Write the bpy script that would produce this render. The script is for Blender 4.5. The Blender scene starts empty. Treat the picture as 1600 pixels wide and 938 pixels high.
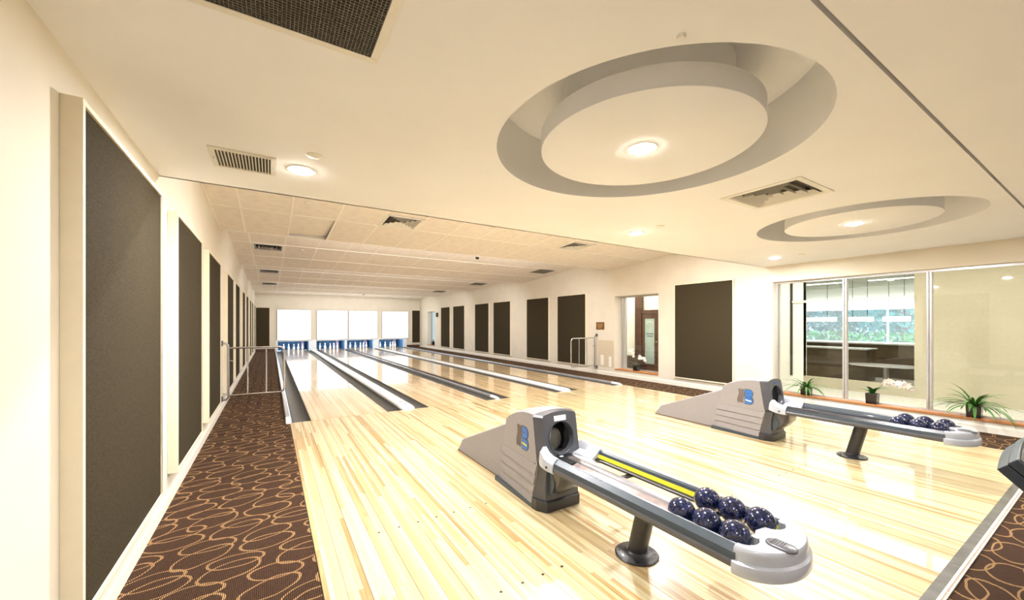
import bpy, bmesh, math, random
from mathutils import Vector, Matrix

random.seed(7)
sc = bpy.context.scene
COL = sc.collection
PI = math.pi

# ------------------------------------------------------------------ camera
cam_d = bpy.data.cameras.new('camera')
cam_d.sensor_width = 36.0
cam_d.sensor_fit = 'HORIZONTAL'
cam_d.lens = 609.0 / 1600.0 * 36.0
cam_d.shift_y = 37.8 / 1600.0
cam_d.clip_start = 0.05
cam = bpy.data.objects.new('camera', cam_d)
cam.location = (0, 0, 1.35)
cam.rotation_euler = (PI / 2, 0, -0.554)
COL.objects.link(cam)
sc.camera = cam

# ------------------------------------------------------------------ view, world
sc.view_settings.view_transform = 'Standard'
sc.view_settings.look = 'None'
sc.view_settings.gamma = 1.0
sc.view_settings.use_curve_mapping = False
sc.view_settings.exposure = 0.38
w = bpy.data.worlds.new('world')
sc.world = w
w.use_nodes = True
wn = w.node_tree
wn.nodes['Background'].inputs[0].default_value = (0.62, 0.85, 1.0, 1)
wn.nodes['Background'].inputs[1].default_value = 0.75

LAMP = (1.0, 0.99, 1.02)


def area(name, loc, rot, sx, sy, power, color=LAMP, spread=PI):
    l = bpy.data.lights.new(name, 'AREA')
    l.shape = 'RECTANGLE'
    l.size, l.size_y, l.energy, l.color = sx, sy, power, color
    l.spread = spread
    o = bpy.data.objects.new(name, l)
    o.location, o.rotation_euler = loc, rot
    COL.objects.link(o)
    return o


ROOF_Z = 2.38
SAW = [3.6, 7.45, 11.55, 15.75, 19.9, 22.8]          # sawtooth ceiling risers
# fluorescent strips standing on the hidden faces of the sawtooth risers
for k, y in enumerate(SAW[1:5]):
    area('riser_light', (3.5, y + 0.10, 2.84), (math.radians(30), 0, 0), 5.6, 0.14,
         (110, 100, 90, 70)[k])

# =================================================================== materials
def new_mat(name):
    m = bpy.data.materials.new(name)
    m.use_nodes = True
    return m, m.node_tree.nodes, m.node_tree.links, m.node_tree.nodes['Principled BSDF']


def solid(name, col, rough=0.5, metal=0.0, spec=0.5, noise=0.0, nscale=20.0, bump=0.0, bscale=60.0,
          coat=0.0, emit=None, estr=0.0):
    m, n, l, b = new_mat(name)
    b.inputs['Base Color'].default_value = (*col, 1)
    b.inputs['Roughness'].default_value = rough
    b.inputs['Metallic'].default_value = metal
    b.inputs['Specular IOR Level'].default_value = spec
    b.inputs['Coat Weight'].default_value = coat
    b.inputs['Coat Roughness'].default_value = 0.05
    tc = n.new('ShaderNodeTexCoord')
    if noise > 0:
        t = n.new('ShaderNodeTexNoise'); t.inputs['Scale'].default_value = nscale
        t.inputs['Detail'].default_value = 5
        l.new(tc.outputs['Object'], t.inputs['Vector'])
        r = n.new('ShaderNodeMapRange')
        r.inputs[1].default_value = 0.3; r.inputs[2].default_value = 0.7
        r.inputs[3].default_value = 1 - noise; r.inputs[4].default_value = 1 + noise
        l.new(t.outputs[0], r.inputs[0])
        mx = n.new('ShaderNodeVectorMath'); mx.operation = 'SCALE'
        mx.inputs[0].default_value = col
        l.new(r.outputs[0], mx.inputs['Scale'])
        l.new(mx.outputs[0], b.inputs['Base Color'])
    if bump > 0:
        t2 = n.new('ShaderNodeTexNoise'); t2.inputs['Scale'].default_value = bscale
        t2.inputs['Detail'].default_value = 4
        l.new(tc.outputs['Object'], t2.inputs['Vector'])
        bp = n.new('ShaderNodeBump'); bp.inputs['Strength'].default_value = bump
        bp.inputs['Distance'].default_value = 0.004
        l.new(t2.outputs[0], bp.inputs['Height'])
        l.new(bp.outputs[0], b.inputs['Normal'])
    if emit:
        b.inputs['Emission Color'].default_value = (*emit, 1)
        b.inputs['Emission Strength'].default_value = estr
    return m


def mnode(n, l, op, a, b=None, c=None):
    x = n.new('ShaderNodeMath'); x.operation = op
    for i, v in enumerate((a, b, c)):
        if v is None:
            continue
        if isinstance(v, (int, float)):
            x.inputs[i].default_value = v
        else:
            l.new(v, x.inputs[i])
    return x.outputs[0]


M = {}
M['wall'] = solid('wall_paint', (0.72, 0.66, 0.54), 0.75, noise=0.03, nscale=3, bump=0.15, bscale=180)
M['ceil'] = solid('ceiling_paint', (0.82, 0.82, 0.83), 0.85, noise=0.02, nscale=2, bump=0.12, bscale=200)
M['ceil_dark'] = solid('cove_paint', (0.60, 0.54, 0.45), 0.85, noise=0.03, nscale=3)
M['tile'] = solid('ceiling_tile_board', (0.80, 0.74, 0.67), 0.9, noise=0.06, nscale=9, bump=0.3, bscale=260)
M['grid'] = solid('grid_metal', (0.90, 0.86, 0.78), 0.5)
M['trim'] = solid('trim_paint', (0.84, 0.79, 0.68), 0.45, noise=0.02)
M['panel_frame'] = solid('panel_frame_paint', (0.80, 0.72, 0.54), 0.55, noise=0.02)
M['concrete'] = solid('subfloor', (0.06, 0.045, 0.035), 0.9)
M['slate'] = solid('slate_plastic', (0.040, 0.056, 0.070), 0.33, noise=0.08, nscale=12, coat=0.2)
M['hood_front'] = solid('grey_hood_plastic', (0.070, 0.070, 0.080), 0.32, noise=0.12, nscale=7, coat=0.3)
M['dark_grey'] = solid('dark_grey_plastic', (0.024, 0.024, 0.028), 0.35, noise=0.15, nscale=9, coat=0.2)
M['shell'] = solid('taupe_moulding', (0.265, 0.245, 0.240), 0.5, noise=0.05, nscale=60, bump=0.25, bscale=400)
M['cap'] = solid('pale_grey_plastic', (0.42, 0.445, 0.49), 0.25, noise=0.03, nscale=30, coat=0.4)
M['steel'] = solid('brushed_steel', (0.42, 0.41, 0.42), 0.3, metal=0.9, noise=0.1, nscale=15)
M['dryer'] = solid('dryer_plastic', (0.12, 0.12, 0.13), 0.3, metal=0.3, noise=0.05)
M['chrome'] = solid('chrome', (0.70, 0.70, 0.72), 0.16, metal=1.0)
M['black'] = solid('black_plastic', (0.012, 0.012, 0.014), 0.35, noise=0.2)
M['yellow'] = solid('yellow_stripe', (0.62, 0.60, 0.03), 0.4, noise=0.03)
M['blue'] = solid('blue_print', (0.03, 0.14, 0.42), 0.4, noise=0.05)
M['outline'] = solid('grey_print', (0.12, 0.09, 0.07), 0.5, noise=0.05)
M['outline_blue'] = solid('dark_blue_print', (0.06, 0.085, 0.14), 0.5, noise=0.05)
M['white'] = solid('white_plastic', (0.88, 0.88, 0.86), 0.4, noise=0.02)
M['pin'] = solid('pin_coating', (0.92, 0.92, 0.90), 0.2, noise=0.01, coat=0.4)
M['red'] = solid('red_print', (0.6, 0.08, 0.05), 0.4, noise=0.05)
M['bed'] = solid('ball_bed_plastic', (0.24, 0.19, 0.175), 0.18, noise=0.35, nscale=11, coat=0.6)
M['brown_rail'] = solid('brown_rail', (0.10, 0.085, 0.08), 0.35, noise=0.2, nscale=20)
M['gutter'] = solid('gutter_plastic', (0.085, 0.080, 0.070), 0.45, spec=0.3, noise=0.12, nscale=5)
M['capping'] = solid('capping_metal', (0.52, 0.54, 0.58), 0.2, metal=0.6, noise=0.06, nscale=6)
M['capping_white'] = solid('white_capping', (0.80, 0.79, 0.76), 0.28, noise=0.04, nscale=8, coat=0.3)
M['alu'] = solid('aluminium', (0.62, 0.61, 0.62), 0.3, metal=0.75, noise=0.04)
M['soil'] = solid('potting_soil', (0.05, 0.035, 0.02), 0.9, noise=0.3)
M['pot'] = solid('dark_brown_pot', (0.010, 0.006, 0.006), 0.25, noise=0.2, coat=0.4)
M['leaf'] = solid('leaf_green', (0.060, 0.17, 0.025), 0.4, noise=0.45, nscale=14)
M['leaf2'] = solid('orchid_leaf_green', (0.03, 0.14, 0.02), 0.3, noise=0.3, nscale=14)
M['petal'] = solid('white_petal', (0.90, 0.86, 0.78), 0.5, noise=0.05)
M['stem'] = solid('stem_green', (0.10, 0.14, 0.04), 0.5, noise=0.2)
M['mask'] = solid('masking_screen', (0.90, 0.92, 0.93), 0.5, emit=(0.93, 0.98, 1.0), estr=1.6)
M['bulb'] = solid('lamp_glow', (1, 1, 1), 0.5, emit=(1.0, 0.95, 0.86), estr=90)
M['duct'] = solid('duct_dark', (0.03, 0.027, 0.022), 0.7, noise=0.2)
M['vent'] = solid('vent_enamel', (0.74, 0.71, 0.64), 0.4, noise=0.03)
M['grey_vent'] = solid('grey_grille', (0.20, 0.19, 0.16), 0.5, noise=0.1)
M['plaque'] = solid('bronze_plaque', (0.22, 0.10, 0.035), 0.35, metal=0.4, noise=0.15)
M['gold'] = solid('gold_lettering', (0.65, 0.42, 0.16), 0.4, metal=0.4)
M['pit_wall'] = solid('pit_blue_paint', (0.05, 0.16, 0.34), 0.4, noise=0.3, nscale=4)
M['curtain'] = solid('pit_curtain', (0.035, 0.12, 0.26), 0.6, noise=0.5, nscale=5)
M['pit_purple'] = solid('pit_cushion', (0.22, 0.16, 0.28), 0.6, noise=0.2)
M['pit_white'] = solid('pit_white_board', (0.85, 0.88, 0.92), 0.35, noise=0.02)
M['dark_wood'] = solid('dark_brown_wood', (0.085, 0.035, 0.02), 0.35, noise=0.3, nscale=6, coat=0.2)
M['desk_wood'] = solid('desk_wood', (0.10, 0.07, 0.035), 0.4, noise=0.25, nscale=5)
M['desk_top'] = solid('desk_top_stone', (0.62, 0.62, 0.58), 0.2, noise=0.1)
M['frost'] = solid('frosted_glass', (0.42, 0.52, 0.48), 0.25, noise=0.12, nscale=4)
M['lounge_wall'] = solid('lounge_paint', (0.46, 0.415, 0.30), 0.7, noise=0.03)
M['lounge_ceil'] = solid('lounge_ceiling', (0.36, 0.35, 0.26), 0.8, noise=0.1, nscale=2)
M['lounge_white'] = solid('white_column', (0.88, 0.87, 0.80), 0.5, noise=0.02)
M['pendant'] = solid('pendant_glow', (1, 1, 1), 0.5, emit=(1, 1, 0.97), estr=3.0)
M['bark'] = solid('bark', (0.10, 0.12, 0.14), 0.9, noise=0.4)
M['foliage'] = solid('tree_foliage', (0.03, 0.34, 0.40), 0.6, noise=0.6, nscale=1.2)
M['hedge'] = solid('hedge_foliage', (0.05, 0.30, 0.10), 0.6, noise=0.6, nscale=3)
M['terrace'] = solid('terrace_stone', (0.5, 0.5, 0.45), 0.8, noise=0.1)
M['patch'] = solid('wall_patch_tone', (0.60, 0.51, 0.36), 0.5, noise=0.03)
M['console'] = solid('console_slate', (0.016, 0.023, 0.031), 0.35, noise=0.08, nscale=12)
M['strip'] = solid('worn_strip', (0.17, 0.165, 0.15), 0.35, metal=0.5, noise=0.25, nscale=8)
M['nosing'] = solid('tan_nosing', (0.40, 0.30, 0.20), 0.5, noise=0.25, nscale=40)
M['beige'] = solid('beige_panel', (0.62, 0.50, 0.38), 0.4, noise=0.03)
M['gloss_grey'] = solid('glossy_grey_lid', (0.09, 0.10, 0.11), 0.12, noise=0.06, coat=0.6)


def sill_mat():
    m, n, l, b = new_mat('orange_sill_wood')
    tc = n.new('ShaderNodeTexCoord')
    mp = n.new('ShaderNodeMapping'); mp.inputs['Scale'].default_value = (30, 1.5, 30)
    t = n.new('ShaderNodeTexNoise'); t.inputs['Scale'].default_value = 2.0; t.inputs['Detail'].default_value = 6
    r = n.new('ShaderNodeValToRGB')
    r.color_ramp.elements[0].color = (0.36, 0.13, 0.035, 1)
    r.color_ramp.elements[1].color = (0.62, 0.27, 0.09, 1)
    l.new(tc.outputs['Object'], mp.inputs[0]); l.new(mp.outputs[0], t.inputs['Vector'])
    l.new(t.outputs[0], r.inputs[0]); l.new(r.outputs[0], b.inputs['Base Color'])
    b.inputs['Roughness'].default_value = 0.35
    return m


M['sill'] = sill_mat()


def board_mat(name, stops, rough, gscale):
    """maple boards: every board its own tone, fine grain along Y"""
    m, n, l, b = new_mat(name)
    geo = n.new('ShaderNodeNewGeometry')
    oi = n.new('ShaderNodeObjectInfo')
    s = mnode(n, l, 'ADD', geo.outputs['Random Per Island'], oi.outputs['Random'])
    s = mnode(n, l, 'FRACT', s)
    tc = n.new('ShaderNodeNewGeometry')
    mp = n.new('ShaderNodeMapping'); mp.inputs['Scale'].default_value = (gscale, gscale * 0.035, 1)
    l.new(tc.outputs['Position'], mp.inputs[0])
    t = n.new('ShaderNodeTexNoise'); t.inputs['Scale'].default_value = 1.0; t.inputs['Detail'].default_value = 4
    l.new(mp.outputs[0], t.inputs['Vector'])
    g = mnode(n, l, 'MULTIPLY', mnode(n, l, 'SUBTRACT', t.outputs[0], 0.5), 0.45)
    s2 = mnode(n, l, 'ADD', s, g)
    r = n.new('ShaderNodeValToRGB')
    els = r.color_ramp.elements
    while len(els) < len(stops):
        els.new(0.5)
    for e, (p, c) in zip(els, stops):
        e.position = p; e.color = (*c, 1)
    l.new(s2, r.inputs[0])
    l.new(r.outputs[0], b.inputs['Base Color'])
    b.inputs['Roughness'].default_value = rough
    b.inputs['Coat Weight'].default_value = 0.8
    b.inputs['Coat Roughness'].default_value = 0.045
    b.inputs['Coat IOR'].default_value = 1.5
    return m


M['board'] = board_mat('approach_maple', [(0.0, (0.40, 0.23, 0.085)), (0.16, (0.53, 0.37, 0.17)),
                                          (0.5, (0.63, 0.50, 0.27)), (1.0, (0.71, 0.62, 0.38))], 0.30, 90)
M['lane_board'] = board_mat('lane_maple', [(0.0, (0.58, 0.38, 0.18)), (0.3, (0.68, 0.48, 0.25)),
                                           (0.7, (0.75, 0.57, 0.33)), (1.0, (0.80, 0.64, 0.40))], 0.24, 70)


def fabric_mat():
    m, n, l, b = new_mat('olive_fabric')
    tc = n.new('ShaderNodeTexCoord')
    t = n.new('ShaderNodeTexNoise'); t.inputs['Scale'].default_value = 260; t.inputs['Detail'].default_value = 3
    l.new(tc.outputs['Object'], t.inputs['Vector'])
    r = n.new('ShaderNodeValToRGB')
    r.color_ramp.elements[0].position = 0.3; r.color_ramp.elements[0].color = (0.024, 0.019, 0.010, 1)
    r.color_ramp.elements[1].position = 0.7; r.color_ramp.elements[1].color = (0.068, 0.053, 0.030, 1)
    l.new(t.outputs[0], r.inputs[0]); l.new(r.outputs[0], b.inputs['Base Color'])
    b.inputs['Roughness'].default_value = 0.95
    b.inputs['Specular IOR Level'].default_value = 0.1
    bp = n.new('ShaderNodeBump'); bp.inputs['Strength'].default_value = 0.4; bp.inputs['Distance'].default_value = 0.002
    l.new(t.outputs[0], bp.inputs['Height']); l.new(bp.outputs[0], b.inputs['Normal'])
    return m


M['fabric'] = fabric_mat()


def carpet_mat():
    """brown ribbed carpet with gold interlocking oval loops"""
    m, n, l, b = new_mat('loop_carpet')
    geo = n.new('ShaderNodeNewGeometry')
    sp = n.new('ShaderNodeSeparateXYZ'); l.new(geo.outputs['Position'], sp.inputs[0])
    wob = n.new('ShaderNodeTexNoise'); wob.inputs['Scale'].default_value = 3.5
    l.new(geo.outputs['Position'], wob.inputs['Vector'])
    wv = mnode(n, l, 'MULTIPLY', mnode(n, l, 'SUBTRACT', wob.outputs[0], 0.5), 0.07)
    X = mnode(n, l, 'ADD', sp.outputs[0], wv)
    Y = mnode(n, l, 'ADD', sp.outputs[1], mnode(n, l, 'MULTIPLY', wv, -0.7))

    def rings(ox, oy, cw, ch, ang, ax, ay, wd, seed):
        yy = mnode(n, l, 'DIVIDE', mnode(n, l, 'ADD', Y, oy), ch)
        row = mnode(n, l, 'FLOOR', yy)
        xs = mnode(n, l, 'DIVIDE', mnode(n, l, 'ADD', X, ox), cw)
        xs = mnode(n, l, 'ADD', xs, mnode(n, l, 'MULTIPLY', mnode(n, l, 'MODULO', row, 2.0), 0.5))
        cmb = n.new('ShaderNodeCombineXYZ')
        l.new(mnode(n, l, 'FLOOR', xs), cmb.inputs[0]); l.new(row, cmb.inputs[1]); cmb.inputs[2].default_value = seed
        wn_ = n.new('ShaderNodeTexWhiteNoise'); wn_.noise_dimensions = '3D'
        l.new(cmb.outputs[0], wn_.inputs['Vector'])
        sc_ = n.new('ShaderNodeSeparateColor'); l.new(wn_.outputs['Color'], sc_.inputs[0])
        jx = mnode(n, l, 'MULTIPLY', mnode(n, l, 'SUBTRACT', sc_.outputs[0], 0.5), 0.05)
        jy = mnode(n, l, 'MULTIPLY', mnode(n, l, 'SUBTRACT', sc_.outputs[1], 0.5), 0.05)
        an = mnode(n, l, 'ADD', mnode(n, l, 'MULTIPLY', mnode(n, l, 'SUBTRACT', sc_.outputs[2], 0.5), 0.7), ang)
        ca = mnode(n, l, 'COSINE', an); sa = mnode(n, l, 'SINE', an)
        fx = mnode(n, l, 'ADD', mnode(n, l, 'MULTIPLY', mnode(n, l, 'SUBTRACT', mnode(n, l, 'FRACT', xs), 0.5), cw), jx)
        fy = mnode(n, l, 'ADD', mnode(n, l, 'MULTIPLY', mnode(n, l, 'SUBTRACT', mnode(n, l, 'FRACT', yy), 0.5), ch), jy)
        u = mnode(n, l, 'DIVIDE', mnode(n, l, 'ADD', mnode(n, l, 'MULTIPLY', fx, ca), mnode(n, l, 'MULTIPLY', fy, sa)), ax)
        v = mnode(n, l, 'DIVIDE', mnode(n, l, 'SUBTRACT', mnode(n, l, 'MULTIPLY', fy, ca), mnode(n, l, 'MULTIPLY', fx, sa)), ay)
        r = mnode(n, l, 'SQRT', mnode(n, l, 'ADD', mnode(n, l, 'MULTIPLY', u, u), mnode(n, l, 'MULTIPLY', v, v)))
        d = mnode(n, l, 'ABSOLUTE', mnode(n, l, 'SUBTRACT', r, 1.0))
        return mnode(n, l, 'LESS_THAN', d, wd)
    a = rings(0.0, 40.0, 0.34, 0.25, 0.30, 0.145, 0.084, 0.055, 1.0)
    c = rings(0.17, 40.125, 0.34, 0.25, 0.12, 0.135, 0.072, 0.058, 5.0)
    ring = mnode(n, l, 'MAXIMUM', a, c)
    ribs = mnode(n, l, 'FRACT', mnode(n, l, 'MULTIPLY', sp.outputs[0], 1 / 0.0085))
    rib = mnode(n, l, 'LESS_THAN', ribs, 0.42)
    dash = mnode(n, l, 'LESS_THAN', mnode(n, l, 'FRACT', mnode(n, l, 'MULTIPLY', sp.outputs[0], 1 / 0.0085)), 0.62)
    ring = mnode(n, l, 'MULTIPLY', ring, dash)
    t = n.new('ShaderNodeTexNoise'); t.inputs['Scale'].default_value = 320; t.inputs['Detail'].default_value = 2
    mpn = n.new('ShaderNodeMapping'); mpn.inputs['Scale'].default_value = (1, 0.12, 1)
    l.new(geo.outputs['Position'], mpn.inputs[0]); l.new(mpn.outputs[0], t.inputs['Vector'])
    r1 = n.new('ShaderNodeValToRGB')
    r1.color_ramp.elements[0].position = 0.32; r1.color_ramp.elements[0].color = (0.010, 0.007, 0.005, 1)
    r1.color_ramp.elements[1].position = 0.72; r1.color_ramp.elements[1].color = (0.038, 0.024, 0.017, 1)
    l.new(t.outputs[0], r1.inputs[0])
    mx = n.new('ShaderNodeMix'); mx.data_type = 'RGBA'
    l.new(mnode(n, l, 'MULTIPLY', rib, 0.62), mx.inputs[0])
    l.new(r1.outputs[0], mx.inputs[6]); mx.inputs[7].default_value = (0.115, 0.048, 0.018, 1)
    mx2 = n.new('ShaderNodeMix'); mx2.data_type = 'RGBA'
    l.new(ring, mx2.inputs[0]); l.new(mx.outputs[2], mx2.inputs[6]); mx2.inputs[7].default_value = (0.40, 0.235, 0.10, 1)
    l.new(mx2.outputs[2], b.inputs['Base Color'])
    b.inputs['Roughness'].default_value = 0.95
    b.inputs['Specular IOR Level'].default_value = 0.15
    bp = n.new('ShaderNodeBump'); bp.inputs['Strength'].default_value = 0.5; bp.inputs['Distance'].default_value = 0.003
    l.new(t.outputs[0], bp.inputs['Height']); l.new(bp.outputs[0], b.inputs['Normal'])
    return m


M['carpet'] = carpet_mat()


def ball_mat():
    m, n, l, b = new_mat('navy_speckle')
    tc = n.new('ShaderNodeTexCoord')
    oi = n.new('ShaderNodeObjectInfo')
    ad = n.new('ShaderNodeVectorMath'); ad.operation = 'ADD'
    l.new(tc.outputs['Object'], ad.inputs[0]); l.new(oi.outputs['Random'], ad.inputs[1])
    t = n.new('ShaderNodeTexNoise'); t.inputs['Scale'].default_value = 95; t.inputs['Detail'].default_value = 6
    t.inputs['Roughness'].default_value = 0.75
    l.new(ad.outputs[0], t.inputs['Vector'])
    r = n.new('ShaderNodeValToRGB')
    e = r.color_ramp.elements
    e[0].position = 0.46; e[0].color = (0.004, 0.005, 0.016, 1)
    e[1].position = 0.78; e[1].color = (0.17, 0.21, 0.44, 1)
    x = e.new(0.57); x.color = (0.014, 0.022, 0.085, 1)
    l.new(t.outputs[0], r.inputs[0]); l.new(r.outputs[0], b.inputs['Base Color'])
    b.inputs['Roughness'].default_value = 0.14
    b.inputs['Coat Weight'].default_value = 0.5
    return m


M['ball'] = ball_mat()


def glass_mat():
    m, n, l, b = new_mat('window_glass')
    n.remove(b)
    out = n['Material Output']
    tr = n.new('ShaderNodeBsdfTransparent'); tr.inputs[0].default_value = (0.965, 0.97, 0.945, 1)
    gl = n.new('ShaderNodeBsdfGlossy'); gl.inputs['Roughness'].default_value = 0.02
    fr = n.new('ShaderNodeFresnel'); fr.inputs[0].default_value = 1.6
    mx = n.new('ShaderNodeMixShader')
    ge = n.new('ShaderNodeNewGeometry')
    fac = mnode(n, l, 'MULTIPLY', fr.outputs[0], mnode(n, l, 'SUBTRACT', 1.0, ge.outputs['Backfacing']))
    l.new(fac, mx.inputs[0]); l.new(tr.outputs[0], mx.inputs[1]); l.new(gl.outputs[0], mx.inputs[2])
    l.new(mx.outputs[0], out.inputs[0])
    return m


M['glass'] = glass_mat()

# =================================================================== mesh helpers
class MB:
    def __init__(s):
        s.v, s.f = [], []

    def add(s, vs, fs):
        k = len(s.v)
        s.v += [tuple(v) for v in vs]
        s.f += [tuple(k + i for i in f) for f in fs]
        return s

    def shift(s, dx, dy, dz=0.0):
        s.v = [(a + dx, b + dy, c + dz) for a, b, c in s.v]
        return s

    def box(s, x0, x1, y0, y1, z0, z1):
        vs = [(x0, y0, z0), (x1, y0, z0), (x1, y1, z0), (x0, y1, z0), (x0, y0, z1), (x1, y0, z1), (x1, y1, z1), (x0, y1, z1)]
        return s.add(vs, [(0, 3, 2, 1), (4, 5, 6, 7), (0, 1, 5, 4), (1, 2, 6, 5), (2, 3, 7, 6), (3, 0, 4, 7)])

    def quad(s, a, b, c, d):
        return s.add([a, b, c, d], [(0, 1, 2, 3)])

    def prism(s, poly, axis, a, b):
        """extrude a 2-D polygon along an axis ('x': poly=(y,z); 'y': (x,z); 'z': (x,y))"""
        n = len(poly)
        if axis == 'x':
            f = lambda p, t: (t, p[0], p[1])
        elif axis == 'y':
            f = lambda p, t: (p[0], t, p[1])
        else:
            f = lambda p, t: (p[0], p[1], t)
        vs = [f(p, a) for p in poly] + [f(p, b) for p in poly]
        fs = [tuple(range(n))[::-1], tuple(range(n, 2 * n))] + [(i, (i + 1) % n, n + (i + 1) % n, n + i) for i in range(n)]
        return s.add(vs, fs)

    def loft(s, rings, cap=True, closed=True):
        n = len(rings[0]); vs = [p for r in rings for p in r]; fs = []
        for k in range(len(rings) - 1):
            for i in range(n if closed else n - 1):
                j = (i + 1) % n
                fs.append((k * n + i, k * n + j, (k + 1) * n + j, (k + 1) * n + i))
        if cap:
            fs.append(tuple(range(n))[::-1]); fs.append(tuple((len(rings) - 1) * n + i for i in range(n)))
        return s.add(vs, fs)

    def cyl(s, c, r, z0, z1, n=24, r1=None):
        r1 = r if r1 is None else r1
        return s.loft([[(c[0] + r * math.cos(2 * PI * i / n), c[1] + r * math.sin(2 * PI * i / n), z0) for i in range(n)],
                       [(c[0] + r1 * math.cos(2 * PI * i / n), c[1] + r1 * math.sin(2 * PI * i / n), z1) for i in range(n)]])

    def lathe(s, prof, c=(0, 0, 0), n=24):
        return s.loft([[(c[0] + r * math.cos(2 * PI * i / n), c[1] + r * math.sin(2 * PI * i / n), c[2] + z) for i in range(n)]
                       for r, z in prof])

    def tube(s, pts, r, n=8):
        rings = []
        P = [Vector(p) for p in pts]
        for i, p in enumerate(P):
            d = (P[min(i + 1, len(P) - 1)] - P[max(i - 1, 0)]).normalized()
            up = Vector((0, 0, 1)) if abs(d.z) < 0.9 else Vector((0, 1, 0))
            a = d.cross(up).normalized(); b = d.cross(a).normalized()
            rr = r[i] if isinstance(r, (list, tuple)) else r
            rings.append([tuple(p + a * rr * math.cos(2 * PI * k / n) + b * rr * math.sin(2 * PI * k / n)) for k in range(n)])
        return s.loft(rings)

    def mesh(s, name, mat, smooth=None, bevel=0.0):
        me = bpy.data.meshes.new(name)
        me.from_pydata(s.v, [], s.f)
        bm = bmesh.new(); bm.from_mesh(me)
        bmesh.ops.recalc_face_normals(bm, faces=bm.faces)
        if bevel > 0:
            bmesh.ops.remove_doubles(bm, verts=bm.verts, dist=1e-6)
            es = [e for e in bm.edges if len(e.link_faces) == 2 and e.calc_face_angle(0) > 0.6]
            bmesh.ops.bevel(bm, geom=es, offset=bevel, segments=2, affect='EDGES', profile=0.6)
        if smooth is not None:
            for f in bm.faces:
                f.smooth = True
            for e in bm.edges:
                if len(e.link_faces) == 2 and e.calc_face_angle(0) > smooth:
                    e.smooth = False
        bm.to_mesh(me); bm.free()
        me.materials.append(mat)
        return me

    def build(s, name, mat, parent=None, smooth=None, bevel=0.0, kind=None):
        o = bpy.data.objects.new(name, s.mesh(name, mat, smooth, bevel))
        COL.objects.link(o)
        if parent:
            o.parent = parent
        if kind:
            o['kind'] = kind
        return o


def tag(o, label, cat, group=None):
    o['label'] = label; o['category'] = cat
    if group:
        o['group'] = group
    return o


def empty(name, loc, label=None, cat=None, group=None, rotz=0.0, kind=None):
    o = bpy.data.objects.new(name, None)
    o.empty_display_size = 0.05
    o.location = loc; o.rotation_euler = (0, 0, rotz)
    COL.objects.link(o)
    if label:
        tag(o, label, cat, group)
    if kind:
        o['kind'] = kind
    return o


def copy_tree(o, parent=None):
    c = o.copy(); COL.objects.link(c)
    if parent:
        c.parent = parent
    for ch in list(o.children):
        copy_tree(ch, c)
    return c


def obj_of(name, me, parent=None, loc=(0, 0, 0), scale=None, rot=None):
    o = bpy.data.objects.new(name, me)
    o.location = loc
    if scale:
        o.scale = scale
    if rot:
        o.rotation_euler = rot
    COL.objects.link(o)
    if parent:
        o.parent = parent
    return o


def rect_holes(x0, x1, z0, z1, holes):
    """cells of a rectangle minus rectangular holes -> list of rects"""
    xs = sorted({x0, x1, *[h[0] for h in holes], *[h[1] for h in holes]})
    zs = sorted({z0, z1, *[h[2] for h in holes], *[h[3] for h in holes]})
    out = []
    for a, b in zip(xs, xs[1:]):
        for c, d in zip(zs, zs[1:]):
            mx, mz = (a + b) / 2, (c + d) / 2
            if any(h[0] < mx < h[1] and h[2] < mz < h[3] for h in holes):
                continue
            out.append((a, b, c, d))
    return out


# =================================================================== setting
XL, XR, YB, YN = -0.66, 7.60, 22.8, -4.0
MBx = MB()
MBx.box(XL - 0.2, XR + 0.2, YN - 0.2, 25.0, -0.22, -0.16).build('subfloor', M['concrete'], kind='structure')
fl = MB()
fl.box(XL, XR, YN, 0.505, -0.16, -0.004)
fl.box(XL, 0.222, 0.505, 6.11, -0.16, -0.004)
fl.box(XL, 0.165, 6.11, YB, -0.16, -0.004)
fl.box(6.672, XR, 0.505, 6.11, -0.16, -0.004)
fl.box(6.69, XR, 6.11, YB, -0.16, -0.004)
fl.build('floor', M['carpet'], kind='structure')

# left wall
MB().box(XL - 0.15, XL, YN, 25, -0.16, 3.3).build('wall_left', M['wall'], kind='structure')
MB().box(XL - 0.15, 14, YN - 0.15, YN, -0.16, 3.3).build('wall_near', M['wall'], kind='structure')
# right wall with openings (y0,y1,z0,z1)
WIN1 = (-1.75, 3.46, 0.135, 2.10)
WIN2 = (5.87, 7.21, 0.165, 2.07)
WIN3 = (20.3, 21.45, 0.165, 2.06)
rw = MB()
for a, b, c, d in rect_holes(YN, 25, -0.16, 3.3, [WIN1, WIN2, WIN3]):
    rw.box(XR, XR + 0.30, a, b, c, d)
rw.build('wall_right', M['wall'], kind='structure')
# far wall with the four pit mouths
PITS = [(0.29, 1.68), (2.02, 3.42), (3.52, 4.92), (5.20, 6.62)]
fw = MB()
for a, b, c, d in rect_holes(XL, XR, -0.16, 3.3, [(p[0], p[1], -0.16, 0.50) for p in PITS]):
    fw.box(a, b, YB, YB + 0.12, c, d)
fw.build('wall_far', M['wall'], kind='structure')

# baseboards
bb = [(0, 0), (0.014, 0), (0.014, 0.075), (0.009, 0.088), (0.006, 0.10), (0, 0.10)]
MB().prism([(XL + x, z - 0.004) for x, z in bb], 'y', YN, YB).build('baseboard_left', M['trim'], kind='structure')
MB().prism([(XR - x, z - 0.004) for x, z in bb], 'y', YN, YB).build('baseboard_right', M['trim'], kind='structure')
MB().box(XL + 0.014, 0.165, YB - 0.014, YB, -0.004, 0.13).build('baseboard_far', M['dark_wood'], kind='structure')
MB().box(6.70, XR - 0.014, YB - 0.014, YB, -0.004, 0.13).build('baseboard_far', M['dark_wood'], kind='structure')

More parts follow.
